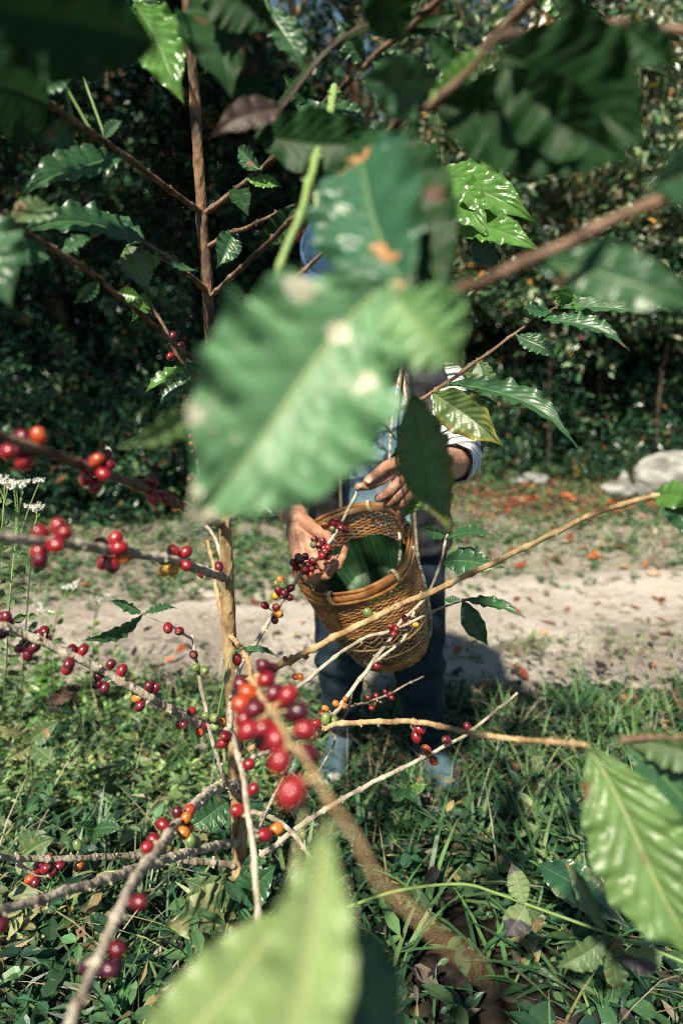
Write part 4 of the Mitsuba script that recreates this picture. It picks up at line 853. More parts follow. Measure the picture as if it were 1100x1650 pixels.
 ('X2',(-.1791,1.1002,1.8457),(-.1114,1.0464,1.8367),.5,15,.05,'leaf_young'),
 ('Z2',(.1971,.5295,1.5824),(.2366,.5221,1.5526),.5,15,.05,'leaf_under'),
 ('Z2',(.169,.5233,1.5779),(.1467,.5146,1.6053),.5,0,.05,'leaf_under'),
 ('G',(-.2119,1.0789,.5205),(-.2834,1.0233,.5041),.66,5,.06,'leaf'),
 ('C',(-.2022,1.1205,.8112),(-.1143,1.1005,.8135),.24,55,.06,'leaf'),
]
BE = {
 'A': [((-.2931,.5989,1.2819),'d'),((-.2789,.5984,1.2797),'s'),((-.3063,.5956,1.2686),'r'),((-.2911,.5865,1.2734),'d'),((-.2914,.5934,1.2598),'r'),((-.2497,.6838,1.2505),'d'),((-.2578,.672,1.2445),'s'),((-.2471,.6814,1.2409),'r'),((-.2636,.6697,1.2351),'r'),((-.2487,.6694,1.2338),'r'),((-.2609,.6763,1.2205),'r'),((-.2747,.6911,1.2385),'d'),((-.2208,.7457,1.2091),'d'),((-.2273,.7441,1.2028),'r'),((-.2179,.7322,1.1966),'r'),((-.2075,.751,1.1894),'r'),((-.2437,.7642,1.2009),'d')],
 'B': [((-.2662,.5578,1.1999),'r'),((-.2519,.5596,1.2068),'r'),((-.2475,.5581,1.2009),'r'),((-.253,.5462,1.1947),'r'),((-.2679,.5544,1.1859),'r'),((-.2679,.5526,1.179),'d'),((-.2392,.6627,1.1657),'r'),((-.258,.671,1.1577),'d'),((-.239,.6504,1.1578),'r'),((-.2313,.6581,1.1472),'o'),((-.2517,.6566,1.1414),'r'),((-.239,.6463,1.1415),'r'),((-.205,.7635,1.1155),'r'),((-.1936,.7738,1.1154),'r'),((-.1928,.7606,1.1036),'r'),((-.2031,.7503,1.1039),'y'),((-.2171,.7587,1.0962),'y'),((-.2234,.7809,1.1025),'d'),((-.2101,1.064,.998),'d'),((-.219,.9958,1.0138),'d'),((-.212,.9949,1.0099),'r')],
 'C': [((-.4524,.8101,1.0129),'d'),((-.4423,.7994,1.0113),'d'),((-.4441,.8079,1.004),'d'),((-.4516,.8049,.992),'d'),((-.4337,.8305,.9709),'d'),((-.4221,.8415,.9733),'d'),((-.4143,.8427,.9784),'d'),((-.4117,.8396,.9658),'d'),((-.4145,.8201,.9703),'d'),((-.4337,.8276,.9593),'d'),((-.444,.8276,.9593),'d'),((-.4329,.8254,.9502),'d'),((-.377,.8347,.9464),'d'),((-.3654,.8452,.947),'r'),((-.3754,.8229,.9402),'d'),((-.3822,.8299,.9271),'r'),((-.3773,.8535,.9391),'d'),((-.3384,.8666,.9089),'d'),((-.3227,.8751,.9015),'r'),((-.3483,.8644,.9002),'d'),((-.3556,.8609,.8861),'d'),((-.3447,.8596,.8809),'d'),((-.294,.8856,.8612),'d'),((-.2829,.8958,.8607),'d'),((-.3071,.8832,.8512),'o'),((-.3024,.8804,.8404),'d'),((-.2499,.9673,.7754),'r'),((-.2564,.9465,.7744),'d'),((-.265,.9537,.762),'d'),((-.2263,.9801,.7442),'d'),((-.2399,.9779,.7351),'s')],
 'D': [((-.2425,.9815,.8737),'d'),((-.2385,.9763,.853),'g'),((-.2252,.9754,.849),'g'),((-.2222,.9571,.7758),'g'),((-.2099,.9564,.7729),'g'),((-.2119,.9618,.7534),'g'),((-.2024,.9722,.7538),'o')],
 'D2': [((-.2783,.9655,.9335),'r'),((-.2635,.9816,.9155),'r')],
 'E': [((-.2162,.738,.7649),'d'),((-.2062,.7561,.7551),'s'),((-.2064,.7274,.764),'o'),((-.1991,.698,.7699),'o'),((-.2023,.7336,.7474),'d'),((-.2164,.6824,.7902),'r'),((-.2157,.6448,.8046),'r'),((-.2185,.626,.8117),'r'),((-.2083,.7636,.7023),'g'),((-.2059,.7799,.6851),'g'),((-.19,.5035,.8579),'d',.0155),((-.1965,.4605,.8508),'d',.0155),((-.2181,.4492,.8468),'p',.0155),((-.2011,.4406,.8539),'p',.0155),((-.1971,.4569,.8365),'p',.0155)],
 'F': [((-.3751,.5895,.748),'d')],
 'G': [((-.4431,.9229,.5145),'o'),((-.4452,.9312,.548),'g')],
 'G2': [((-.4755,.892,.556),'r'),((-.485,.8812,.5539),'d'),((-.4725,.8713,.5558),'r'),((-.4593,.8891,.5442),'d'),((-.465,.8783,.5422),'d'),((-.4688,.8992,.5435),'d'),((-.49,.879,.5452),'r'),((-.502,.8756,.5316),'s'),((-.491,.8756,.5316),'d')],
 'H': [((.044,1.0263,.9292),'g'),((-.0669,1.073,.8272),'g',.012),((-.0989,1.0802,.815),'s',.01)],
 'I': [((.0838,1.0204,.9058),'r',.012),((.0922,1.0197,.9028),'r',.012),((.0872,1.0084,.8989),'r',.012),((.1069,1.0237,.919),'d',.012),((.1194,1.0222,.9129),'y',.012),((-.0803,1.0363,.804),'o',.012),((-.0717,1.0363,.804),'o',.012)],
 'J': [((.0591,1.0509,.8214),'r',.012),((.0641,1.0611,.821),'g',.012),((.0065,1.0268,.7661),'o',.012),((.0054,1.0239,.7545),'o',.012),((-.0099,1.034,.7534),'o',.012),((-.0287,1.0408,.7396),'o',.012),((-.0022,1.0403,.7374),'r',.011),((-.0315,1.0205,.7408),'r')],
 'K': [((-.0427,.9987,.7361),'r',.0155),((-.0262,.9829,.7554),'g',.0175),((-.0137,.9911,.7468),'g',.015),((.1104,.8185,.8399),'r'),((.1063,.8248,.8239),'r')],
 'L': [((.1933,.8903,.7974),'d',.012),((.161,.8857,.7789),'d',.013),((.1344,.9083,.7453),'s'),((.1442,.9047,.731),'s')],
 'M': [((-.1551,.7982,.8412),'r'),((-.1629,.7961,.8329),'r'),((-.1196,.7005,.8626),'r'),((-.1028,.6592,.8622),'r'),((-.115,.6451,.8473),'r'),((-.0867,.6294,.8254),'r'),((-.0753,.6479,.8173),'o'),((-.152,.8697,.9212),'r')],
 'O': [((.0578,1.2433,.6423),'d',.012),((.0757,1.281,.6281),'r',.012),((.084,1.2594,.6241),'p',.012),((.0967,1.31,.6206),'d',.012),((.1063,1.3087,.6153),'d',.012),((.1105,1.307,.6086),'d',.012),((.0622,1.2206,.6338),'r',.012),((.068,1.2584,.6203),'y',.012)],
 'R': [((-.0626,.9015,.5942),'g',.012),((-.0187,.812,.566),'o')],
 'U': [((-.0774,.5843,1.0579),'d'),((-.0723,.6018,1.0454),'d'),((-.072,.563,1.0553),'r'),((-.0951,.5617,1.0502),'d'),((-.08,.5419,1.0535),'s'),((-.0586,.5147,1.0683),'d'),((-.045,.4962,1.0765),'r'),((-.0874,.5124,1.0588),'s'),((-.0728,.4935,1.0658),'d'),((-.036,.484,1.0692),'p'),((-.0832,.5004,1.0522),'r'),((-.0757,.4713,1.0594),'r'),((-.0595,.4452,1.0787),'r'),((-.0462,.4269,1.0882),'r'),((-.0264,.418,1.0938),'r'),((-.0665,.4869,1.0394),'d'),((-.0246,.4138,1.0769),'d'),((-.0419,.3863,1.0905),'r'),((-.0274,.3119,1.1229),'r'),((-.0566,.5392,1.0424),'o'),((-.0565,.496,1.0346),'o'),((-.0457,.5372,1.0346),'d')],
 'V': [((-.0169,1.2273,1.0328),'r'),((-.0049,1.2367,1.029),'r'),((-.0024,1.225,1.0234),'d'),((.0049,1.234,1.0184),'d'),((-.0317,1.2352,1.0231),'o'),((-.0181,1.2244,1.0211),'g',.011),((-.0516,1.2095,1.0028),'d'),((-.0363,1.2182,.9964),'d'),((-.0536,1.1976,.9964),'g'),((-.0429,1.1973,.9952),'d'),((-.0264,1.206,.9888),'r'),((-.0321,1.1947,.9848),'r'),((-.0381,1.1924,.9756),'r'),((-.0276,1.202,.9725),'d'),((-.0242,1.2133,.9765),'d'),((-.0815,1.1823,.9764),'p'),((-.069,1.1921,.9744),'p'),((-.0773,1.1714,.9738),'p'),((-.0898,1.1795,.9649),'d'),((-.0555,1.1806,.9695),'r'),((-.065,1.1789,.9626),'r'),((-.0703,1.1665,.9545),'r'),((-.0579,1.1766,.9535),'r'),((-.0512,1.1878,.9571),'d'),((-.0602,1.1743,.9443),'s'),((-.0857,1.1869,.9536),'r'),((-.1148,1.1623,.9374),'o'),((-.1208,1.1512,.9341),'g'),((-.1081,1.1506,.9318),'g'),((-.1174,1.1481,.9217),'d'),((-.1069,1.1467,.916),'d'),((-.0961,1.1586,.9226),'d'),((-.0996,1.1546,.9067),'d'),((-.1242,1.1552,.909),'y'),((-.122,1.1405,.8912),'r'),((-.1174,1.1377,.88),'o'),((-.1255,1.1351,.8698),'d'),((-.1429,1.1413,.8946),'r')],
 'W2': [((-.2949,1.2942,1.2184),'r',.012),((-.2899,1.2918,1.2089),'o',.012),((-.2973,1.2879,1.1934),'r',.012),((-.2865,1.2791,1.1994),'d',.012),((-.2961,1.2844,1.179),'o',.012),((-.2801,1.29,1.2017),'o',.012),((-.2912,1.2805,1.1636),'d',.012)],
 'W': [((-.2985,1.2674,1.1111),'d',.012),((-.2899,1.2639,1.0968),'r',.012),((-.2801,1.2606,1.0837),'d',.012),((-.2899,1.2576,1.0718),'r',.012),((-.2924,1.2541,1.0575),'d',.012),((-.2907,1.288,1.1109),'d',.012),((-.2773,1.268,1.0719),'d',.012),((-.3007,1.2862,1.1036),'r',.012)],
 'L5': [((-.2762,1.1082,1.382),'d',.014),((-.2664,1.1146,1.3662),'d',.014),((-.2802,1.1001,1.3493),'r',.014)],
}
WEEDS = [('arching weed stem at lower right bearing half-withered serrated leaves',[(.0116,1.0047,.3467),(.0977,.9457,.4405),(.1918,.882,.5158),(.2381,.8286,.5498),(.2805,.7824,.571),(.3257,.736,.5917),(.3686,.6983,.606),(.41,.6606,.6198),(.468,.6202,.6235)],.0032,'twig_green',[((.2706,.7917,.5671),(.2539,.8238,.6131),.55,8,.05,'leaf_withered'),((.2706,.791,.5644),(.2346,.7633,.5358),.75,5,.06,'leaf_withered'),((.2743,.791,.5644),(.2975,.7892,.5158),.5,10,.05,'leaf_dull'),((.3546,.7077,.602),(.311,.7755,.6673),.22,20,-.06,'leaf_dull'),((.3521,.7073,.6004),(.285,.6884,.5662),.5,30,.1,'leaf_dull'),((.3686,.6981,.6052),(.3646,.7048,.5494),.4,10,.05,'leaf_dull'),((.4045,.6609,.6213),(.352,.6757,.5979),.55,25,.08,'leaf_withered'),((.3563,.7068,.5988),(.3857,.7126,.4977),.3,10,.05,'leaf_dull')],0),('broad weed at the stem foot with one big leaf eaten full of holes',[(-.1993,1.0608,.14),(-.2098,1.1081,.1827),(-.2055,1.0682,.2707),(-.1981,1.0772,.3067)],.003,'twig_green',[((-.2113,1.0576,.2695),(-.3147,.9636,.3472),.72,0,.04,'leaf_mottled'),((-.2055,1.0757,.3007),(-.3011,1.0337,.3805),.52,15,.06,'leaf_dull'),((-.1926,1.0577,.3111),(-.1682,1.0836,.4152),.45,-10,.05,'leaf'),((-.1926,1.0562,.3052),(-.1255,1.0235,.4222),.5,5,.04,'leaf'),((-.2006,1.0682,.2707),(-.1559,1.0046,.2636),.5,10,.06,'leaf')],7),('weed with two opposite oval leaves in the dark at lower left',[(-.587,1.2839,.14),(-.5686,1.2636,.2278),(-.5534,1.2447,.3174)],.002,'twig_green',[((-.5534,1.2451,.3187),(-.5869,1.2133,.3564),.6,15,.06,'leaf'),((-.5506,1.2451,.3187),(-.4787,1.2106,.3459),.5,15,.06,'leaf'),((-.5534,1.2441,.3147),(-.5333,1.1852,.3266),.6,10,.06,'leaf')],0),('weed with a toothed pale leaf left of the low branches',[(-.7231,1.2031,.15),(-.6907,1.1697,.2645),(-.6658,1.1463,.336)],.002,'twig_green',[((-.6683,1.1463,.336),(-.5833,1.1205,.3978),.75,5,.06,'leaf_dull'),((-.6709,1.1441,.3272),(-.7019,1.1313,.3585),.5,15,.06,'leaf_dull')],0),('speckled pale-leaved weed at the left edge below the berry branch',[(-.8724,1.5931,.1),(-.8095,1.4909,.3125),(-.7936,1.4711,.3985)],.003,'twig_green',[((-.7936,1.4711,.3985),(-.8457,1.4246,.4599),.5,10,.05,'leaf_mottled'),((-.7905,1.4703,.3954),(-.702,1.4468,.4666),.5,15,.05,'leaf_dull'),((-.7905,1.4673,.3832),(-.8229,1.405,.3815),.55,10,.05,'leaf_mottled'),((-.7873,1.4657,.377),(-.704,1.4039,.3771),.5,10,.05,'leaf_dull'),((-.7936,1.4719,.4016),(-.784,1.5043,.449),.4,20,.05,'leaf_young')],9),('big dark glossy leaf sprouting low at right with a bleached edge',[(.6144,1.1362,.12),(.4764,1.0025,.3377),(.4133,1.0332,.3782),(.3786,1.0493,.4015)],.002,'twig_green',[((.3786,1.0493,.4015),(.4928,.9146,.3987),.42,10,.06,'leaf_edged')],0),('broad-leaved weed at the path edge by the brown litter at right',[(.8508,2.0889,.02),(.9286,2.3281,-.0499),(.9214,2.3232,.0134)],.004,'twig_green',[((.9214,2.3221,.0087),(.7619,2.2558,.0737),.5,20,.06,'leaf'),((.9214,2.3232,.0134),(1.0238,2.2604,.0922),.45,20,.06,'leaf'),((.9214,2.3221,.0087),(1.05,2.1994,.0541),.45,20,.06,'leaf_dull'),((.9214,2.3209,.0039),(.8283,2.1881,.0088),.5,10,.06,'leaf'),((.9214,2.3221,.0087),(.9905,2.3628,.0895),.4,20,.06,'leaf')],0),('upright weed with arrow-shaped pale leaves right of the shoes',[(.5722,1.5787,.05),(.598,1.6921,.0864),(.5669,1.6904,.2036)],.002,'twig_green',[((.5705,1.6873,.1911),(.5465,1.6803,.2454),.5,10,.04,'leaf_dull'),((.5808,1.6837,.1351),(.6008,1.6356,.0664),.6,10,.06,'leaf_dull'),((.5705,1.6904,.2036),(.5633,1.6226,.1795),.5,10,.04,'leaf_dull')],0),('young weed with bright opposite leaves in front of the right shoe',[(.1811,1.5423,.06),(.1766,1.5495,.1344),(.171,1.5305,.2235)],.002,'twig_green',[((.171,1.5297,.2202),(.1657,1.5235,.2782),.55,10,.05,'leaf'),((.1743,1.5273,.2105),(.2105,1.4635,.2025),.4,15,.06,'leaf'),((.171,1.5265,.2072),(.1343,1.4838,.2016),.45,15,.06,'leaf'),((.1736,1.5319,.1876),(.2333,1.5218,.2299),.4,20,.06,'leaf_young'),((.1736,1.5278,.1712),(.1286,1.5612,.181),.4,20,.06,'leaf')],0)]
FLOWERS = [([(-1.2008,2.0502,.02),(-.7249,1.3206,.7868),(-.7314,1.3981,.9326),(-.7343,1.4693,1.0526)],5),([(-1.2973,2.1288,.02),(-.7648,1.3914,.9056),(-.7743,1.471,1.0595)],4),([(-1.1457,2.0502,.02),(-.6857,1.3723,.9118),(-.673,1.4176,1.0108)],3),([(-1.1907,2.2906,.0),(-.8981,1.9064,.5325),(-.8593,1.9404,.6275)],4),([(-.9892,2.337,.0),(-.8381,2.0358,.4313),(-.8213,2.0622,.5371)],4),([(-1.13,2.2906,.0),(-.94,1.9384,.4541),(-.968,1.9602,.5415)],3)]
TUFTS = [(.5559,1.4503,.08),(.5075,1.5426,.08),(.1569,1.5672,.08),(.726,1.645,.08),(.3351,1.4075,.08),(.0509,1.5186,.08),(.7914,1.5426,.08),(-.5186,1.7594,.08),(-.5933,1.0941,.15),(.5539,1.2681,.12),(.2091,1.1993,.12),(-.095,1.1639,.14)]
DEAD = [('dark brown curled dead leaf among the weeds left of the stem',(-1.0807,2.1221,.1),(-.9665,2.2293,.12),.35),('pinkish dry leaf lying before the right shoe',(.2031,1.6689,.04),(.311,1.6298,.05),.5),('brown dead leaf standing on edge in the weeds at right',(.5161,1.7523,.03),(.5549,1.881,.05),.5),('red-brown dead leaf in the litter at the right path edge',(1.0721,2.3026,.02),(1.1532,2.2127,.02),.5),('broad brown dead leaf beside the broad-leaved weed at the path edge',(.9649,2.2127,.02),(1.0357,2.1049,.03),.55),('dry pale leaf on the path at the right',(1.886,3.8311,.02),(1.9428,3.7403,.02),.5),('orange fallen leaf on the verge right of the tan branch',(1.6732,4.1701,.02),(1.6777,4.0511,.02),.6)]
# ---------------------------------------------------------------- coffee trees
def bark_of(a, b, s=60):
    def fn(p, n, uv):
        w = mikit.fbm(p.x * s, p.y * s, p.z * s * .35, 4)
        c = mikit.mix(a, b, mikit.smoothstep(.28, .72, w))
        return mikit.mix(c, (.10, .085, .07), mikit.smoothstep(.68, .8, mikit.fbm(p.x * 26, p.y * 26, p.z * 20, 3)) * .7)
    return mikit.proc(fn)
def barkmat(a, b, s=60): return {'type': 'twosided', 'bsdf': {'type': 'bumpmap', 'bump': mikit.proc(lambda p, n, uv: mikit.fbm(p.x * 130, p.y * 130, p.z * 45, 3), 5e-4), 'scale': .006, 'b': {'type': 'principled', 'base_color': bark_of(a, b, s), 'roughness': .75, 'specular': .25}}}
def _stem(p, n, uv):
    w = mikit.fbm(p.x * 60, p.y * 60, p.z * 20, 4)
    old = mikit.mix((.15, .095, .045), (.38, .265, .145), mikit.smoothstep(.28, .72, w))
    young = mikit.mix((.055, .035, .024), (.20, .115, .065), mikit.smoothstep(.35, .75, w))     # the younger upper wood is darker
    c = mikit.mix(old, young, mikit.smoothstep(1.22, 1.42, p.z + .15 * (mikit.noise(p.z * 9) - .5)))
    return mikit.mix(c, (.07, .06, .045), mikit.smoothstep(.66, .8, mikit.fbm(p.x * 26, p.y * 26, p.z * 14, 3)) * .8)
scene['stem_bark'] = {**barkmat((.2, .1, .1), (.3, .2, .1))}
scene['stem_bark']['bsdf']['b']['base_color'] = mikit.proc(_stem)
scene['twig_pale'] = barkmat((.21, .175, .13), (.44, .385, .31))
scene['twig_tan'] = barkmat((.23, .14, .07), (.48, .33, .18))
scene['twig_grey'] = barkmat((.17, .14, .11), (.38, .33, .27))
scene['twig_brown'] = barkmat((.06, .036, .024), (.20, .125, .085))
scene['twig_green'] = principled(rgb(.17, .25, .08), .5, .4)
TW = {'pale': 'twig_pale', 'white': 'twig_pale', 'tan': 'twig_tan', 'grey': 'twig_grey', 'brown': 'twig_brown', 'dark': 'twig_brown', 'green': 'twig_green', 'soft': 'twig_soft'}
scene['twig_soft'] = principled(two_tone((.30, .19, .10), (.40, .27, .15), 30), .7, .25)

def leaf_color(top, rib, spots=None, amount=0.0, spot_scale=30.0, edge=None):
    def fn(p, n, uv):
        v = dr.abs(uv.y * 2 - 1)
        f = (uv.x - .26 * v) * 10
        d = dr.abs(f - dr.floor(f) - .5)
        side = mikit.smoothstep(.44, .5, d) * mikit.smoothstep(1.0, .6, v) * .55
        mid = mikit.smoothstep(.045, .015, v)
        a = mikit.fbm(p.x * 40, p.y * 40, p.z * 40, 3)
        c = mi.Color3f(top) * (.72 + .56 * a)
        c = c * (1 - side) + mi.Color3f(rib) * side * .8 + mi.Color3f(top) * side * .2
        c = c * (1 - mid) + mi.Color3f(rib) * mid
        if edge is not None:
            c = mikit.mix(c, edge, mikit.smoothstep(.55, 1.0, v * .55 + uv.x * .5 + (a - .5) * .7))
        if spots is not None:
            w = mikit.fbm(p.x * spot_scale, p.y * spot_scale, p.z * spot_scale, 3)
            c = mikit.mix(c, spots, mikit.smoothstep(1 - amount, 1.04 - amount, w))
        return c
    return mikit.proc(fn)
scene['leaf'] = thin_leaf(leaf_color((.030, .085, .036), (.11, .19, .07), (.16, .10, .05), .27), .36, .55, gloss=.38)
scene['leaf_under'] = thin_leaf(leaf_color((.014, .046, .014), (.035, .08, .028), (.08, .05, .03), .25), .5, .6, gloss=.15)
scene['leaf_young'] = thin_leaf(leaf_color((.085, .20, .040), (.17, .27, .09)), .26, .8)
scene['leaf_dull'] = thin_leaf(leaf_color((.075, .125, .05), (.19, .24, .12), (.22, .15, .08), .32), .5, .6)
scene['leaf_pale'] = thin_leaf(leaf_color((.21, .29, .11), (.42, .44, .24), (.24, .15, .07), .24, 22.0), .42, .65, gloss=.4)
scene['leaf_spotted'] = thin_leaf(leaf_color((.10, .225, .105), (.24, .33, .15), (.52, .50, .38), .36, 46.0), .48, .6, gloss=.42)
scene['leaf_broad'] = thin_leaf(leaf_color((.12, .245, .09), (.26, .34, .14), (.52, .50, .38), .30, 46.0), .48, .6, gloss=.40)
scene['leaf_ribbed'] = thin_leaf(leaf_color((.105, .185, .06), (.27, .31, .14), (.13, .08, .04), .26, 22.0), .40, .6, gloss=.4)
scene['leaf_withered'] = thin_leaf(leaf_color((.13, .18, .075), (.20, .22, .12), (.045, .04, .045), .47, 16.0), .6, .5)
scene['leaf_mottled'] = thin_leaf(leaf_color((.075, .13, .05), (.18, .22, .1), (.21, .22, .10), .56, 34.0), .5, .6)
scene['leaf_edged'] = thin_leaf(leaf_color((.024, .075, .040), (.06, .12, .06), edge=(.24, .26, .14)), .25, .5)
scene['leaf_blotched'] = thin_leaf(leaf_color((.028, .095, .048), (.12, .20, .09), (.36, .19, .09), .37, 34.0), .36, .5)
scene['leaf_burnt'] = thin_leaf(leaf_color((.075, .155, .032), (.12, .20, .05), (.16, .08, .03), .29, 20.0, (.16, .13, .03)), .38, .7)
scene['leaf_yellowing'] = thin_leaf(leaf_color((.085, .14, .045), (.22, .24, .12), (.16, .10, .06), .30, 30.0, (.30, .27, .06)), .35, .7)
scene['leaf_dead'] = thin_leaf(leaf_color((.05, .032, .026), (.09, .06, .045)), .6, .3)

CAM = A3(0, 0, 1.36)
def leaf_mesh(base, tip, ratio, roll, droop, seed, nu=44, nv=17, holes=0, rib=1.0, ripple=1.0):
    rng = np.random.default_rng(seed)
    base, tip = A3(*base), A3(*tip)
    L = float(np.linalg.norm(tip - base)); x = (tip - base) / L
    face = unit(CAM - (base + tip) / 2)
    face = unit(face - x * (face @ x))
    side = np.cross(face, x)
    r = math.radians(roll)
    nrm = face * math.cos(r) + side * math.sin(r)
    if nrm[2] < -.25 and abs(roll) > 30: nrm = face * math.cos(r) - side * math.sin(r)
    side = np.cross(nrm, x)
    t = np.linspace(0, 1, nu)
    s = np.sin(np.linspace(-1, 1, nv) * np.pi / 2) * .45 + np.linspace(-1, 1, nv) * .55
    s = np.sign(s) * np.abs(s) ** 1.12
    Tt, Ss = np.meshgrid(t, s, indexing='ij')
    w = np.sin(np.pi * t ** .88) ** 1.02 * (1 - .5 * sm(.72, .97, t)) + .012
    w = w / w.max() * ratio * L / 2
    k = rng.integers(4, 8); ph = rng.uniform(0, 6.28, 4)
    edge = 1 + .035 * np.sin(2 * np.pi * k * Tt + ph[0] + Ss) + .035 * (meshkit.noise(np.stack([Tt * 9, np.sign(Ss) * 3 + 9, Tt * 0 + seed], -1)) - .5) * np.abs(Ss)
    W = w[:, None] * np.where(np.abs(Ss) > .3, edge, 1)
    y = W * Ss
    v_ = np.abs(Ss)
    fphase = (Tt - .26 * v_) * 10
    quilt = np.abs(np.sin(np.pi * fphase)) ** .7 * (v_ * (1 - v_)) * 4 * .048 * rib * ratio * L
    wave = (.075 * np.sin(2 * np.pi * k * Tt + ph[1] + 1.3 * np.sign(Ss)) + .05 * np.sin(2 * np.pi * (k * 1.7) * Tt + ph[2])) * v_ ** 2 * W[:, :] * 2.0 * ripple
    fold = (.30 + .1 * rng.uniform(-1, 1)) * v_ ** 1.5 * W
    mid = -np.exp(-(Ss / .06) ** 2) * .006 * L
    sag = droop * 4 * Tt * (1 - Tt) * L + .10 * L * sm(.6, 1, Tt) ** 2 * (-1 if droop > 0 else 1) * .6
    z = quilt * .8 + wave + fold + mid + sag
    sway = .03 * L * np.sin(np.pi * Tt + ph[3]) * np.sin(np.pi * Tt)
    p = base + Tt[..., None] * L * x + (y + sway)[..., None] * side + z[..., None] * nrm
    f = grid_faces(nu, nv)
    if holes:
        c = p.reshape(-1, 3)[f].mean(1)
        h = meshkit.fbm(c * (holes / L) + seed, 2)
        f = f[h < .70]
    return p.reshape(-1, 3), f, np.stack([Tt, (Ss + 1) / 2], -1).reshape(-1, 2)

berry_profile = [(0, -1.02), (.24, -.985), (.52, -.84), (.80, -.53), (.955, -.16), (.97, .18), (.86, .56), (.62, .85), (.36, .985), (.26, 1.0), (.22, .955), (.10, .94), (0, .94)]
def lathe(profile, n=18):
    pr = np.asarray(profile, float); a = np.arange(n) * 2 * np.pi / n
    v = np.stack([pr[:, :1] * np.cos(a), pr[:, :1] * np.sin(a), np.repeat(pr[:, 1:2], n, 1)], -1).reshape(-1, 3)
    i, j = np.meshgrid(np.arange(len(pr) - 1), np.arange(n), indexing='ij')
    q = np.stack([i * n + j, i * n + (j + 1) % n, (i + 1) * n + (j + 1) % n, (i + 1) * n + j], -1).reshape(-1, 4)
    return v, np.vstack([q[:, [0, 1, 2]], q[:, [0, 2, 3]]])
bv, bf = lathe(np.c_[catmull([(r_, z_, 0) for r_, z_ in berry_profile], 2)[:, :2]], 15)
buv = np.stack([(bv[:, 2] + 1) / 2, np.arctan2(bv[:, 1], bv[:, 0]) / 6.2832 + .5], 1)
berry_shape = mikit.ply((bv, bf), smooth=True, uv=buv)
def berry_mat(c0, c1, end=(.10, .05, .03)):
    def fn(p, n, uv):
        a = mikit.fbm(p.x * 70, p.y * 70, p.z * 70, 2)
        c = mikit.mix(c0, c1, mikit.smoothstep(.3, .7, a * .6 + .4 * mikit.fbm(p.x * 40, p.y * 40, p.z * 40, 2)))
        return mikit.mix(c, end, mikit.smoothstep(.955, .985, uv.x))
    return {'type': 'principled', 'base_color': mikit.proc(fn), 'roughness': .30, 'specular': .5, 'clearcoat': .25, 'clearcoat_gloss': .8}
BM = {'r': ((.135, .005, .012), (.235, .011, .016)), 'd': ((.060, .004, .011), (.115, .007, .016)), 'p': ((.022, .005, .014), (.058, .007, .020)), 'o': ((.34, .07, .012), (.42, .15, .02)),
      's': ((.28, .022, .010), (.38, .07, .016)), 'y': ((.40, .19, .018), (.46, .26, .035)), 'g': ((.08, .125, .035), (.16, .21, .07))}
BN = {'r': 'berry_red', 'd': 'berry_crimson', 'p': 'berry_purple', 'o': 'berry_orange', 's': 'berry_scarlet', 'y': 'berry_yellow', 'g': 'berry_green'}
BL = {'p': 'purple overripe berry', 'o': 'orange ripening berry', 'y': 'yellow ripening berry', 'g': 'green unripe berry'}
for c_, n_ in BN.items():
    scene[n_] = berry_mat(*BM[c_])

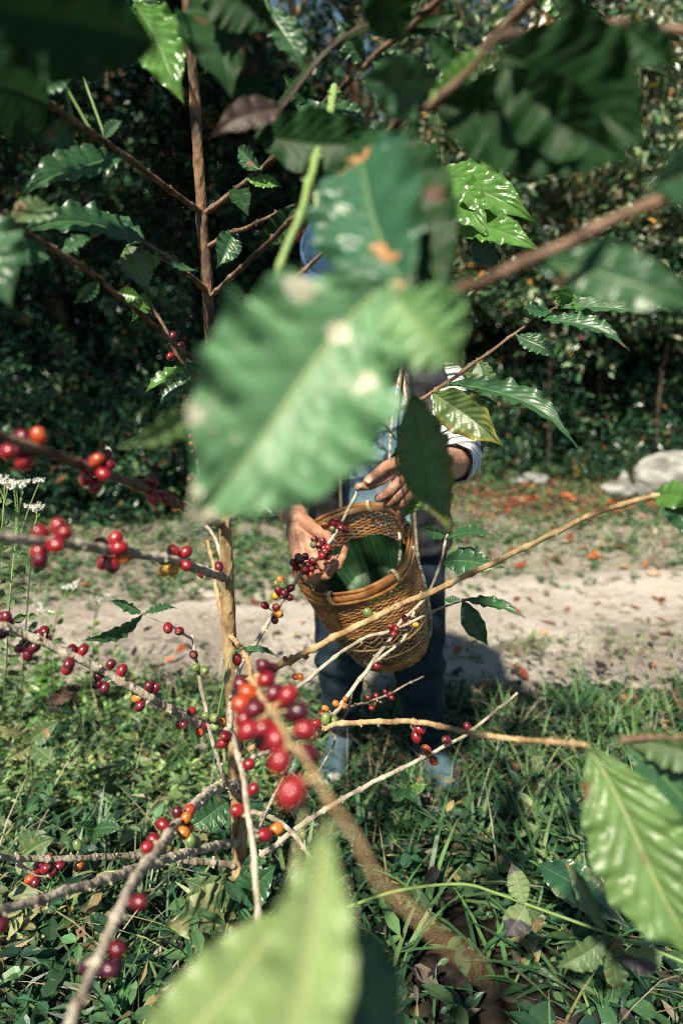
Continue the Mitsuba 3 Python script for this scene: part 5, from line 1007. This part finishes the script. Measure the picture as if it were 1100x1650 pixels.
def node_radii(p, s, r0, r1, seed, gap=.048):
    r = r0 + (r1 - r0) * s / s[-1]
    ns = np.arange(gap * .6, s[-1], gap)
    rng = np.random.default_rng(seed)
    ns = ns + rng.uniform(-.006, .006, len(ns))
    for q in ns:
        r = r * (1 + .34 * np.exp(-((s - q) / .0042) ** 2))
    return r * (1 + .08 * (meshkit.noise(p * 150) - .5)), ns
def grow(root, table, leaves, berries, seed0):
    keys, lines = {}, {}
    for i, (nm, (pts, r0, r1, colr)) in enumerate(table.items()):
        p, s = resample(catmull(pts, 12), .0042)
        p = p + .0022 * (np.stack([meshkit.noise(p * 28 + 7 * q + i) for q in range(3)], 1) - .5) * 2
        r, ns = node_radii(p, s, r0, r1, seed0 + i)
        mesh = [tube(p, r, 10)]
        rng = np.random.default_rng(seed0 + i)
        for q in ns:                       # opposite stipule stubs and buds at each node
            j = int(np.argmin(abs(s - q)))
            d = unit(np.cross(p[min(j + 1, len(p) - 1)] - p[max(j - 1, 0)], rng.normal(size=3)))
            for sg in (1, -1):
                if rng.random() < .75:
                    e = p[j] + d * sg * (r[j] + rng.uniform(.0008, .0028))
                    mesh.append(tube(np.array([p[j], (p[j] + e) / 2, e]), [r[j] * .5, r[j] * .42, r[j] * .25], 6))
        lines[nm] = (p, r, mesh, colr)
        keys[nm] = key_for(root, 'branch')
    for n, (br, base, tip, ratio, roll, droop, mat) in enumerate(leaves):
        if br not in lines: continue
        p, r, mesh, _ = lines[br]
        base = A3(*base); L = float(np.linalg.norm(A3(*tip) - base))
        j = int(np.argmin(np.linalg.norm(p - base, axis=1)))
        big = L > .12
        v, f, uv = leaf_mesh(base, tip, ratio, roll, droop, 900 + n, 64 if big else 44, 25 if big else 17, rib={'leaf_pale': 1.7, 'leaf_ribbed': 1.8, 'leaf_spotted': 1.0, 'leaf_broad': .8, 'leaf_blotched': 1.1, 'leaf_under': .5}.get(mat, 1.0), ripple=1.4 if mat == 'leaf_spotted' else 1.0)
        x = unit(A3(*tip) - base)
        gap = float(np.linalg.norm(p[j] - base))
        way = [p[j], p[j] * .4 + base * .6 + A3(0, 0, .12 * gap), base, base + x * .04 * L] if gap > .004 else [p[j] - x * .004, base, base + x * .02 * L, base + x * .05 * L]
        pet = tube(catmull(way, 5), np.linspace(min(.0022, r[j] * .7), .0011, 16), 6)
        # petiole and midrib ridge belong to the leaf
        ridge = v.reshape(64 if big else 44, 25 if big else 17, 3)[:, (25 if big else 17) // 2]
        rid = tube(ridge, np.linspace(.010, .003, len(ridge)) * L, 6)
        nv_ = len(v)
        V, F = join([(v, f), pet, rid])
        UV = np.vstack([uv, np.full((len(V) - nv_, 2), .5)])
        props = {'leaf_dead': {'label': 'curled dead brown leaf'}, 'leaf_spotted': {'label': 'large green leaf with pale spots, held close in front of the person'}, 'leaf_blotched': {'label': 'dark green leaf with orange-brown blotches'}, 'leaf_yellowing': {'label': 'leaf turning yellow along its edge'}, 'leaf_burnt': {'label': 'hanging green leaf with a brown spot'}}.get(mat, {})
        put(keys[br], 'leaf', mikit.ply((V, F), mat, smooth=True, uv=UV), **props)
    for br, rows in berries.items():
        if br not in lines: continue
        p, r, mesh, _ = lines[br]
        rng = np.random.default_rng(seed0 + 77 + len(rows))
        for row in rows:
            c, colr = A3(*row[0]), row[1]
            dia = (row[2] if len(row) > 2 else .0156) * rng.uniform(.93, 1.07)
            j = int(np.argmin(np.linalg.norm(p - c, axis=1)))
            out = c - p[j]
            if np.linalg.norm(out) < dia * .5 + r[j]:      # lift off the twig it would sit inside
                o = unit(out) if np.linalg.norm(out) > .001 else unit(CAM - c)
                c = p[j] + o * (dia * .5 + r[j] * .8)
            ax_ = unit(unit(c - p[j]) + rng.normal(0, .25, 3))
            st = c - ax_ * dia * .5
            mesh.append(tube(catmull([p[j], (p[j] + st) / 2 - A3(0, 0, .001), st], 3), np.linspace(.0016, .0012, 7), 5))
            x_ = unit(np.cross(ax_, rng.normal(size=3))); y_ = np.cross(ax_, x_)
            h = dia / 2
            M = np.eye(4); M[:3, 0] = x_ * h * .97; M[:3, 1] = y_ * h * rng.uniform(.88, .97); M[:3, 2] = ax_ * h * rng.uniform(1.06, 1.2); M[:3, 3] = c
            put(keys[br], 'berry', {**berry_shape, 'bsdf': {'type': 'ref', 'id': BN[colr]}, 'to_world': T(M)}, **({'label': BL[colr]} if colr in BL else {}))
    for nm, (p, r, mesh, colr) in lines.items():
        scene[keys[nm]] = mikit.ply(join(mesh), TW[colr], smooth=True)
    return lines
tree0 = thing('coffee_tree', 'coffee tree with a bare upright stem and red berries along its thin branches', 'coffee tree')
p, s = resample(catmull(STEM, 10), .006)
r = .0165 - .0095 * s / s[-1]
for q in np.arange(.1, s[-1], .085):
    r = r * (1 + .13 * np.exp(-((s - q) / .007) ** 2))
v, f = tube(p, r, 20)
v = v + normals_of(v, f) * (.0045 * (meshkit.fbm(v * A3(60, 60, 18), 4) - .5))[:, None]
put(tree0, 'stem', mikit.ply((v, f), 'stem_bark', smooth=True))
c_ = [p[int(len(p) * q)] + .016 * A3(math.cos(a), math.sin(a), 0) for q, a in zip(np.linspace(.12, .36, 9), np.linspace(3.6, 9.0, 9))]
put(tree0, 'tendril', mikit.ply(tube(catmull(c_, 8), .0018, 6), 'twig_brown', smooth=True), label='dry brown tendril winding round the stem')
grow(tree0, BR, LV, BE, 1000)
tree1 = thing('coffee_tree', 'neighbouring coffee tree reaching in from the right with big blurred leaves', 'coffee tree')
root = A3(*BR2['Z'][0][0])
p, s = resample(catmull([root * A3(1, 1, 0) + A3(.10, .12, float(gz(root[0], root[1]))), root * A3(1, 1, .5) + A3(.05, .05, 0), root, root + A3(-.05, 0, .6)], 12), .01)
put(tree1, 'stem', mikit.ply(tube(p, np.linspace(.018, .007, len(p)), 14), 'stem_bark', smooth=True))
grow(tree1, BR2, LV, {}, 2000)

# ---------------------------------------------------------------- ground plants
WG = [(.018, .050, .030), (.032, .080, .040), (.055, .115, .050), (.10, .155, .070), (.17, .21, .11)]
WD = [(.020, .018, .018), (.05, .042, .036), (.10, .085, .07)]
def place(rng, n, x0, x1, y0, y1, dens):
    x = rng.uniform(x0, x1, n * 4); y = rng.uniform(y0, y1, n * 4)
    k = rng.random(n * 4) < dens(x, y)
    return x[k][:n], y[k][:n]
low = lambda x, y: np.where(y > 3.1, 1.0, (1 - .62 * sm(1.35, 2.0, y)) * (1 - .35 * np.exp(-((x - .15) / .35) ** 2 - ((y - 1.85) / .35) ** 2)) + .25 * sm(-.3, -1.0, x) * sm(1.3, 1.8, y))
def herb_cloud(rng, x, y, h, leaf, per, palette, weights, upright=.2, template=_OVAL, width=.5, spread=1.0):
    """Small leafy herbs: leaves in opposite pairs up a short leaning stem."""
    n = len(x); z = gz(x, y)
    lean = rng.normal(0, .35, (n, 2)) * spread
    H_ = h * rng.uniform(.45, 1.3, n) * low(x, y)
    t = (np.arange(per) // 2 * 2 + 1.0) / per
    t = np.clip(t[None] + rng.normal(0, .05, (n, per)), .05, 1)
    base = np.stack([x[:, None] + lean[:, :1] * H_[:, None] * t, y[:, None] + lean[:, 1:] * H_[:, None] * t, z[:, None] + H_[:, None] * t], -1)
    a = rng.uniform(0, 6.28, (n, 1)) + (np.arange(per) % 2) * np.pi + (np.arange(per) // 2) * 1.57 + rng.normal(0, .3, (n, per))
    axis = np.stack([np.cos(a), np.sin(a), rng.normal(upright, .35, (n, per))], -1)
    nrm = np.stack([-np.cos(a) * .35, -np.sin(a) * .35, np.ones_like(a)], -1) + rng.normal(0, .3, (n, per, 3))
    L = leaf * rng.uniform(.5, 1.3, (n, per)) * (1.15 - .5 * t)
    col = shade(rng, n, palette, weights, .22)
    col = np.repeat(col, per, 0) * np.exp(rng.normal(0, .16, (n * per, 1)))
    leaves = scatter(template, base.reshape(-1, 3), axis.reshape(-1, 3), nrm.reshape(-1, 3), L.ravel(), width, np.clip(col, .004, .6))
    # stems: thin three-sided spikes
    b0 = np.stack([x, y, z - .01], -1); tp = np.stack([x + lean[:, 0] * H_, y + lean[:, 1] * H_, z + H_], -1)
    w = .0016
    off = np.array([[1, 0, 0], [-.5, .87, 0], [-.5, -.87, 0]]) * w
    V = np.concatenate([b0[:, None] + off, tp[:, None]], 1).reshape(-1, 3)
    F = (np.array([[0, 1, 3], [1, 2, 3], [2, 0, 3]])[None] + 4 * np.arange(n)[:, None, None]).reshape(-1, 3)
    return cat([leaves, (V, F, np.repeat(col.reshape(n, per, 3)[:, 0] * .9, 4, 0))])
def blades(rng, x, y, L, w, palette, weights, bend=.7, z=None):
    n = len(x); z = gz(x, y) if z is None else z
    a = rng.uniform(0, 6.28, n); d = np.stack([np.cos(a), np.sin(a), a * 0], -1); s = np.stack([-np.sin(a), np.cos(a), a * 0], -1)
    L = L * rng.uniform(.5, 1.4, n); b = bend * rng.uniform(.5, 1.5, n)
    k = np.array([0, .3, .6, .85, 1.0]); ww = np.array([.7, 1, .85, .5, .02]) * w
    P_ = np.stack([x, y, z - .005], -1)[:, None] + (L[:, None] * (k ** 1.5) * np.sin(np.minimum(b, 1.5))[:, None])[..., None] * d[:, None] + (L[:, None] * (k - .38 * np.minimum(b, 1.6)[:, None] * k ** 2))[..., None] * A3(0, 0, 1)
    V = np.stack([P_ - s[:, None] * ww[None, :, None], P_ + s[:, None] * ww[None, :, None]], 2).reshape(n, -1, 3)
    q = np.array([[0, 1, 3], [0, 3, 2]])
    F = np.vstack([q + 2 * i for i in range(4)])
    F = (F[None] + 10 * np.arange(n)[:, None, None]).reshape(-1, 3)
    return V.reshape(-1, 3), F, np.repeat(shade(rng, n, palette, weights), 10, 0)
rng = np.random.default_rng(77)
near = lambda x, y: (1 - sm(1.9, 2.75, y + .5 * (meshkit.noise(np.stack([x * 4, y * 4, x * 0], -1)) - .5))) * np.clip(.24 + 2.3 * (meshkit.fbm(np.stack([x * 2.9, y * 2.9, x * 0 + 2], -1), 3) - .25), 0, 1) * (1 - .9 * path_mask(x, y))
wide = lambda y: .62 * y + .25
ch = []
for n, h, lf, per, tmpl, wd, wt in ((1500, .13, .042, 6, _OVAL, .55, [.34, .32, .2, .1, .04]), (700, .20, .060, 8, _OVAL, .5, [.3, .34, .22, .1, .04]), (3600, .07, .018, 8, _OVAL, .7, [.3, .3, .22, .12, .06]), (1500, .15, .075, 6, _RHOMB, .20, [.3, .36, .22, .08, .04]), (1000, .12, .08, 4, _OVAL, .45, [.4, .34, .16, .07, .03])):
    x, y = place(rng, n, -2.1, 2.1, .75, 2.8, near)
    ch.append(herb_cloud(rng, x, y, h, lf, per, WG + [(.22, .19, .09)], [q * .94 for q in wt] + [.06], template=tmpl, width=wd))
# sunnier, yellower growth by the path on the left
x, y = place(rng, 2200, -2.2, -.15, 1.55, 2.7, lambda x, y: near(x, y) * .9)
ch.append(herb_cloud(rng, x, y, .17, .032, 10, [(.09, .17, .06), (.15, .24, .08), (.22, .30, .12)], None, width=.5))
v, f, c = cat(ch)
scene['ground_cover'] = mikit.ply((v, f), 'foliage_near', color=c)
labels['ground_cover'] = {'label': 'dense low green weeds covering the ground around the stem', 'category': 'weeds', 'kind': 'stuff'}
x, y = place(rng, 5200, -2.1, 2.1, .8, 2.9, lambda x, y: near(x, y) * .8)
g0 = blades(rng, x, y, .15, .0028, [(.035, .09, .04), (.06, .14, .05), (.12, .20, .07), (.25, .24, .13)], [.35, .35, .2, .1])
tx, ty = place(rng, 130, -1.9, 1.9, .9, 2.4, lambda x, y: .4 + .6 * sm(-.3, .5, x))
x, y = (np.repeat(q, 12) + rng.normal(0, .02, 130 * 12) for q in (tx, ty))
g4 = blades(rng, x, y, .19, .0048, [(.035, .095, .04), (.06, .14, .05), (.10, .17, .065)], None, .8)
x, y = place(rng, 900, -2.1, 2.1, .9, 2.7, near)
g5 = blades(rng, x, y, .24, .0016, [(.28, .25, .16), (.36, .33, .22), (.20, .24, .12)], None, 1.1)
g1 = cat([g0, g4, g5])
x, y = place(rng, 11000, -4.5, 5.0, 3.2, 7.6, lambda x, y: np.clip((sm(3.3, 3.9, y - .1 * x) * (.25 + .75 * sm(.42, .6, meshkit.fbm(np.stack([x * 1.8, y * 1.8, x * 0 + 4], -1), 3)))) * (1 - path_mask(x, y)), 0, 1) * (1 - .6 * sm(6.2, 7.2, y)))
g2 = blades(rng, x, y, .065, .0042, [(.07, .12, .05), (.11, .17, .07), (.17, .21, .10), (.26, .25, .15)], None, .9)
x, y = place(rng, 900, -.2, 2.4, 2.45, 3.2, lambda x, y: np.exp(-((y - 2.86 - .03 * x) / .14) ** 2) * sm(.2, 1, x))
g3 = blades(rng, x, y, .06, .0030, [(.07, .13, .05), (.13, .20, .07), (.22, .24, .12)], None, .9)
v, f, c = cat([g1, g2, g3])
scene['grass'] = mikit.ply((v, f), 'foliage_near', color=c)
labels['grass'] = {'label': 'thin grass among the weeds and on the verge beyond the path', 'category': 'grass', 'kind': 'stuff'}
ch = []
x, y = place(rng, 9500, -4.5, 5.0, 3.3, 7.8, lambda x, y: np.clip((.3 + .7 * sm(.40, .56, meshkit.fbm(np.stack([x * 1.5, y * 1.5, x * 0 + 4], -1), 3))) * sm(3.3, 4.0, y - .1 * x) * (1 - .45 * np.exp(-((x - 1.6) / 1.2) ** 2)), 0, 1))
ch.append(herb_cloud(rng, x, y, .06, .045, 6, [(.040, .095, .045), (.075, .145, .06), (.12, .18, .08)], None, width=.6, template=_RHOMB))
x, y = place(rng, 2600, -6, 6.5, 6.6, 9.4, lambda x, y: .9 + 0 * x)
ch.append(herb_cloud(rng, x, y, .35, .075, 10, GREENS, W2, width=.5, template=_RHOMB))
v, f, c = cat(ch)
scene['verge_weeds'] = mikit.ply((v, f), 'foliage_near', color=c)
labels['verge_weeds'] = {'label': 'low weeds on the verge and at the foot of the forest', 'category': 'weeds', 'kind': 'stuff'}
# dead leaves: dark ones under the weeds, red-brown ones on the verge
x, y = place(rng, 5200, -2.1, 2.1, .75, 2.9, lambda x, y: .25 + .75 * near(x, y))
n = len(x)
a = rng.uniform(0, 6.28, n)
d1 = scatter(_OVAL, np.stack([x, y, gz(x, y) + rng.uniform(.004, .09, n)], -1), np.stack([np.cos(a), np.sin(a), rng.normal(0, .35, n)], -1), rng.normal(0, .5, (n, 3)) + A3(0, 0, 1) * rng.uniform(.2, 1, (n, 1)), .042 * rng.uniform(.4, 1.6, n), rng.uniform(.2, .55, n), shade(rng, n, WD + [(.13, .085, .05)], [.5, .28, .14, .08], .35))
x, y = place(rng, 520, -3.5, 4.8, 2.4, 7.2, lambda x, y: np.clip(.18 + .2 * sm(0, 2, x) + .5 * np.exp(-((x - 1.2) / 2) ** 2 - ((y - 4.2) / .8) ** 2), 0, 1))
x2, y2 = rng.normal(1.75, .6, 700), rng.normal(5.75, .36, 700)
x, y = np.r_[x, x2], np.r_[y, y2]
n = len(x); a = rng.uniform(0, 6.28, n)
d2 = scatter(_OVAL, np.stack([x, y, gz(x, y) + .012 + rng.uniform(0, .02, n)], -1), np.stack([np.cos(a), np.sin(a), rng.normal(.1, .25, n)], -1), rng.normal(0, .35, (n, 3)) + A3(0, 0, 1), .07 * rng.uniform(.4, 1.5, n), rng.uniform(.3, .6, n), shade(rng, n, [(.24, .055, .022), (.15, .045, .025), (.10, .05, .035), (.30, .12, .05), (.22, .155, .10)], [.24, .26, .26, .10, .14], .3))
v, f, c = cat([d1, d2])
scene['fallen_leaves'] = mikit.ply((v, f), 'litter', color=c)
labels['fallen_leaves'] = {'label': 'fallen red-brown and black leaves on the ground', 'category': 'fallen leaves', 'kind': 'stuff'}

# single weeds one can tell apart
for n, (lab, pts, r, mat, lv, holes) in enumerate(WEEDS):
    t = thing('weed', lab, 'weed')
    p, s = resample(catmull(pts, 8), .008)
    put(t, 'stem', mikit.ply(tube(p, r * (1 - .5 * s / s[-1]) * (1 + .05 * np.sin(s * 400)), 7), mat, smooth=True))
    for m, (b, e, ratio, roll, droop, lm) in enumerate(lv):
        v, f, uv = leaf_mesh(b, e, ratio, roll, droop, 3000 + 40 * n + m, 48, 19, holes if m == 0 else 0)
        j = int(np.argmin(np.linalg.norm(p - A3(*b), axis=1)))
        nv_ = len(v)
        V, F = join([(v, f), tube(np.linspace(p[j], A3(*b) + unit(A3(*e) - A3(*b)) * .004, 5), .0011, 5)])
        put(t, 'leaf', mikit.ply((V, F), lm, smooth=True, uv=np.vstack([uv, np.full((len(V) - nv_, 2), .5)])))
scene['petal'] = thin_leaf(rgb(.62, .62, .58), .6, .6)
rngf = np.random.default_rng(12)
for n, (pts, heads) in enumerate(FLOWERS):
    lab = ['tall white-flowered weed with several heads at the left edge', 'white-flowered weed cut by the left edge of the view', 'slim side stem of white flowers right of the tall flowering weed', 'low white-flowered weed against the path at left', 'white-flowered weed nearest the two-leaved twig', 'short white-flowered weed behind the tall one'][n]
    t = thing('flowering_weed', lab, 'flower')
    p, s = resample(catmull(pts, 10), .01)
    put(t, 'stem', mikit.ply(tube(p, np.linspace(.0032, .0012, len(p)), 7), 'twig_green', smooth=True))
    for j in range(3, len(p) - 6, 7 if n < 3 else 6):
        for sg in (0, 1):
            a = rngf.uniform(0, 6.28) if sg == 0 else a + np.pi
            L = .05 * rngf.uniform(.6, 1.2) * (1.2 - .6 * j / len(p))
            d = A3(math.cos(a), math.sin(a), .25)
            v, f, uv = leaf_mesh(p[j] + d * .006, p[j] + d * L, .6, rngf.uniform(-40, 40), .06, 5000 + 10 * n + j, 16, 9)
            put(t, 'leaf', mikit.ply((v, f), 'leaf_young' if n > 2 else 'leaf_dull', smooth=True, uv=uv))
    for h in range(heads):
        j = len(p) - 1 - (h * 3 if h else 0)
        a = rngf.uniform(0, 6.28)
        e = p[-1] + (A3(math.cos(a), math.sin(a), .3) * rngf.uniform(.012, .038) if h else A3(0, 0, .004))
        st = tube(catmull([p[max(0, j - 4)], (p[j] + e) / 2 + A3(0, 0, -.004), e], 4), .0009, 5)
        buds = []
        for b in range(5):
            c = e + rngf.normal(0, .0055, 3) * A3(1, 1, .5)
            st = join([st, tube(np.linspace(e - A3(0, 0, .008), c, 3), .0006, 4)])
            buds.append(ball(c, .0038, 1, (1, 1, .8)))
            ang = rngf.uniform(0, 6.28, 10)
            fv = c + A3(0, 0, .001) + np.stack([np.cos(ang), np.sin(ang), rngf.uniform(.5, 1.6, 10)], 1) * .0046
            for q in fv: buds.append(tube(np.linspace(c, q, 3), [.0008, .0009, .0006], 4))
        put(t, 'flower_head', mikit.ply(join(buds), 'petal', smooth=True))
        put(t, 'flower_stalk', mikit.ply(st, 'twig_green', smooth=True))
for n, b in enumerate(TUFTS):
    t = thing('grass_tuft', 'tuft of long arching grass blades ' + ['right of the shoes towards the big ribbed leaf', 'a step in front of the right shoe\'s toe', 'between the thin sloping branch and the shoes', 'beside the upright brown dead leaf at right', 'behind the half-withered arching weed', 'under the thin sloping branch right of the stem', 'left of the big ribbed leaf at lower right', 'left of the stem behind the steep grey branch', 'in the lower left corner', 'behind the dark leaf with a bleached edge', 'right of the thick blurred twig at the bottom', 'behind the large pale leaf at the bottom'][n], 'grass tuft', 'grass tufts in the weeds')
    k_ = rng.integers(9, 16)
    x, y = b[0] + rng.normal(0, .018, k_), b[1] + rng.normal(0, .018, k_)
    for i in range(k_):
        v, f, c = blades(rng, x[i:i + 1], y[i:i + 1], .20, .0055, [(.04, .11, .045), (.07, .15, .055), (.11, .19, .07)], None, .85)
        put(t, 'blade', mikit.ply((v, f), 'foliage_near', color=c))
scene['dry_brown'] = principled(two_tone((.05, .028, .02), (.20, .10, .065), 40), .7, .2)
scene['dry_dark'] = principled(two_tone((.022, .014, .011), (.075, .045, .032), 40), .7, .2)
scene['dry_pale'] = principled(two_tone((.22, .14, .10), (.42, .31, .24), 40), .7, .2)
scene['dry_orange'] = principled(two_tone((.26, .07, .02), (.42, .14, .04), 40), .7, .2)
for n, (lab, b, e, ratio) in enumerate(DEAD):
    v, f, uv = leaf_mesh(b, e, ratio, [10, 20, 5, 30, 20, 20, 10][n], .12, 7000 + n, 30, 13)
    k_ = put(None, 'dead_leaf', mikit.ply((v + A3(0, 0, .012), f), ['dry_dark', 'dry_pale', 'dry_brown', 'dry_brown', 'dry_brown', 'dry_pale', 'dry_orange'][n], smooth=True))
    labels[k_] = {'label': lab, 'category': 'dead leaf'}
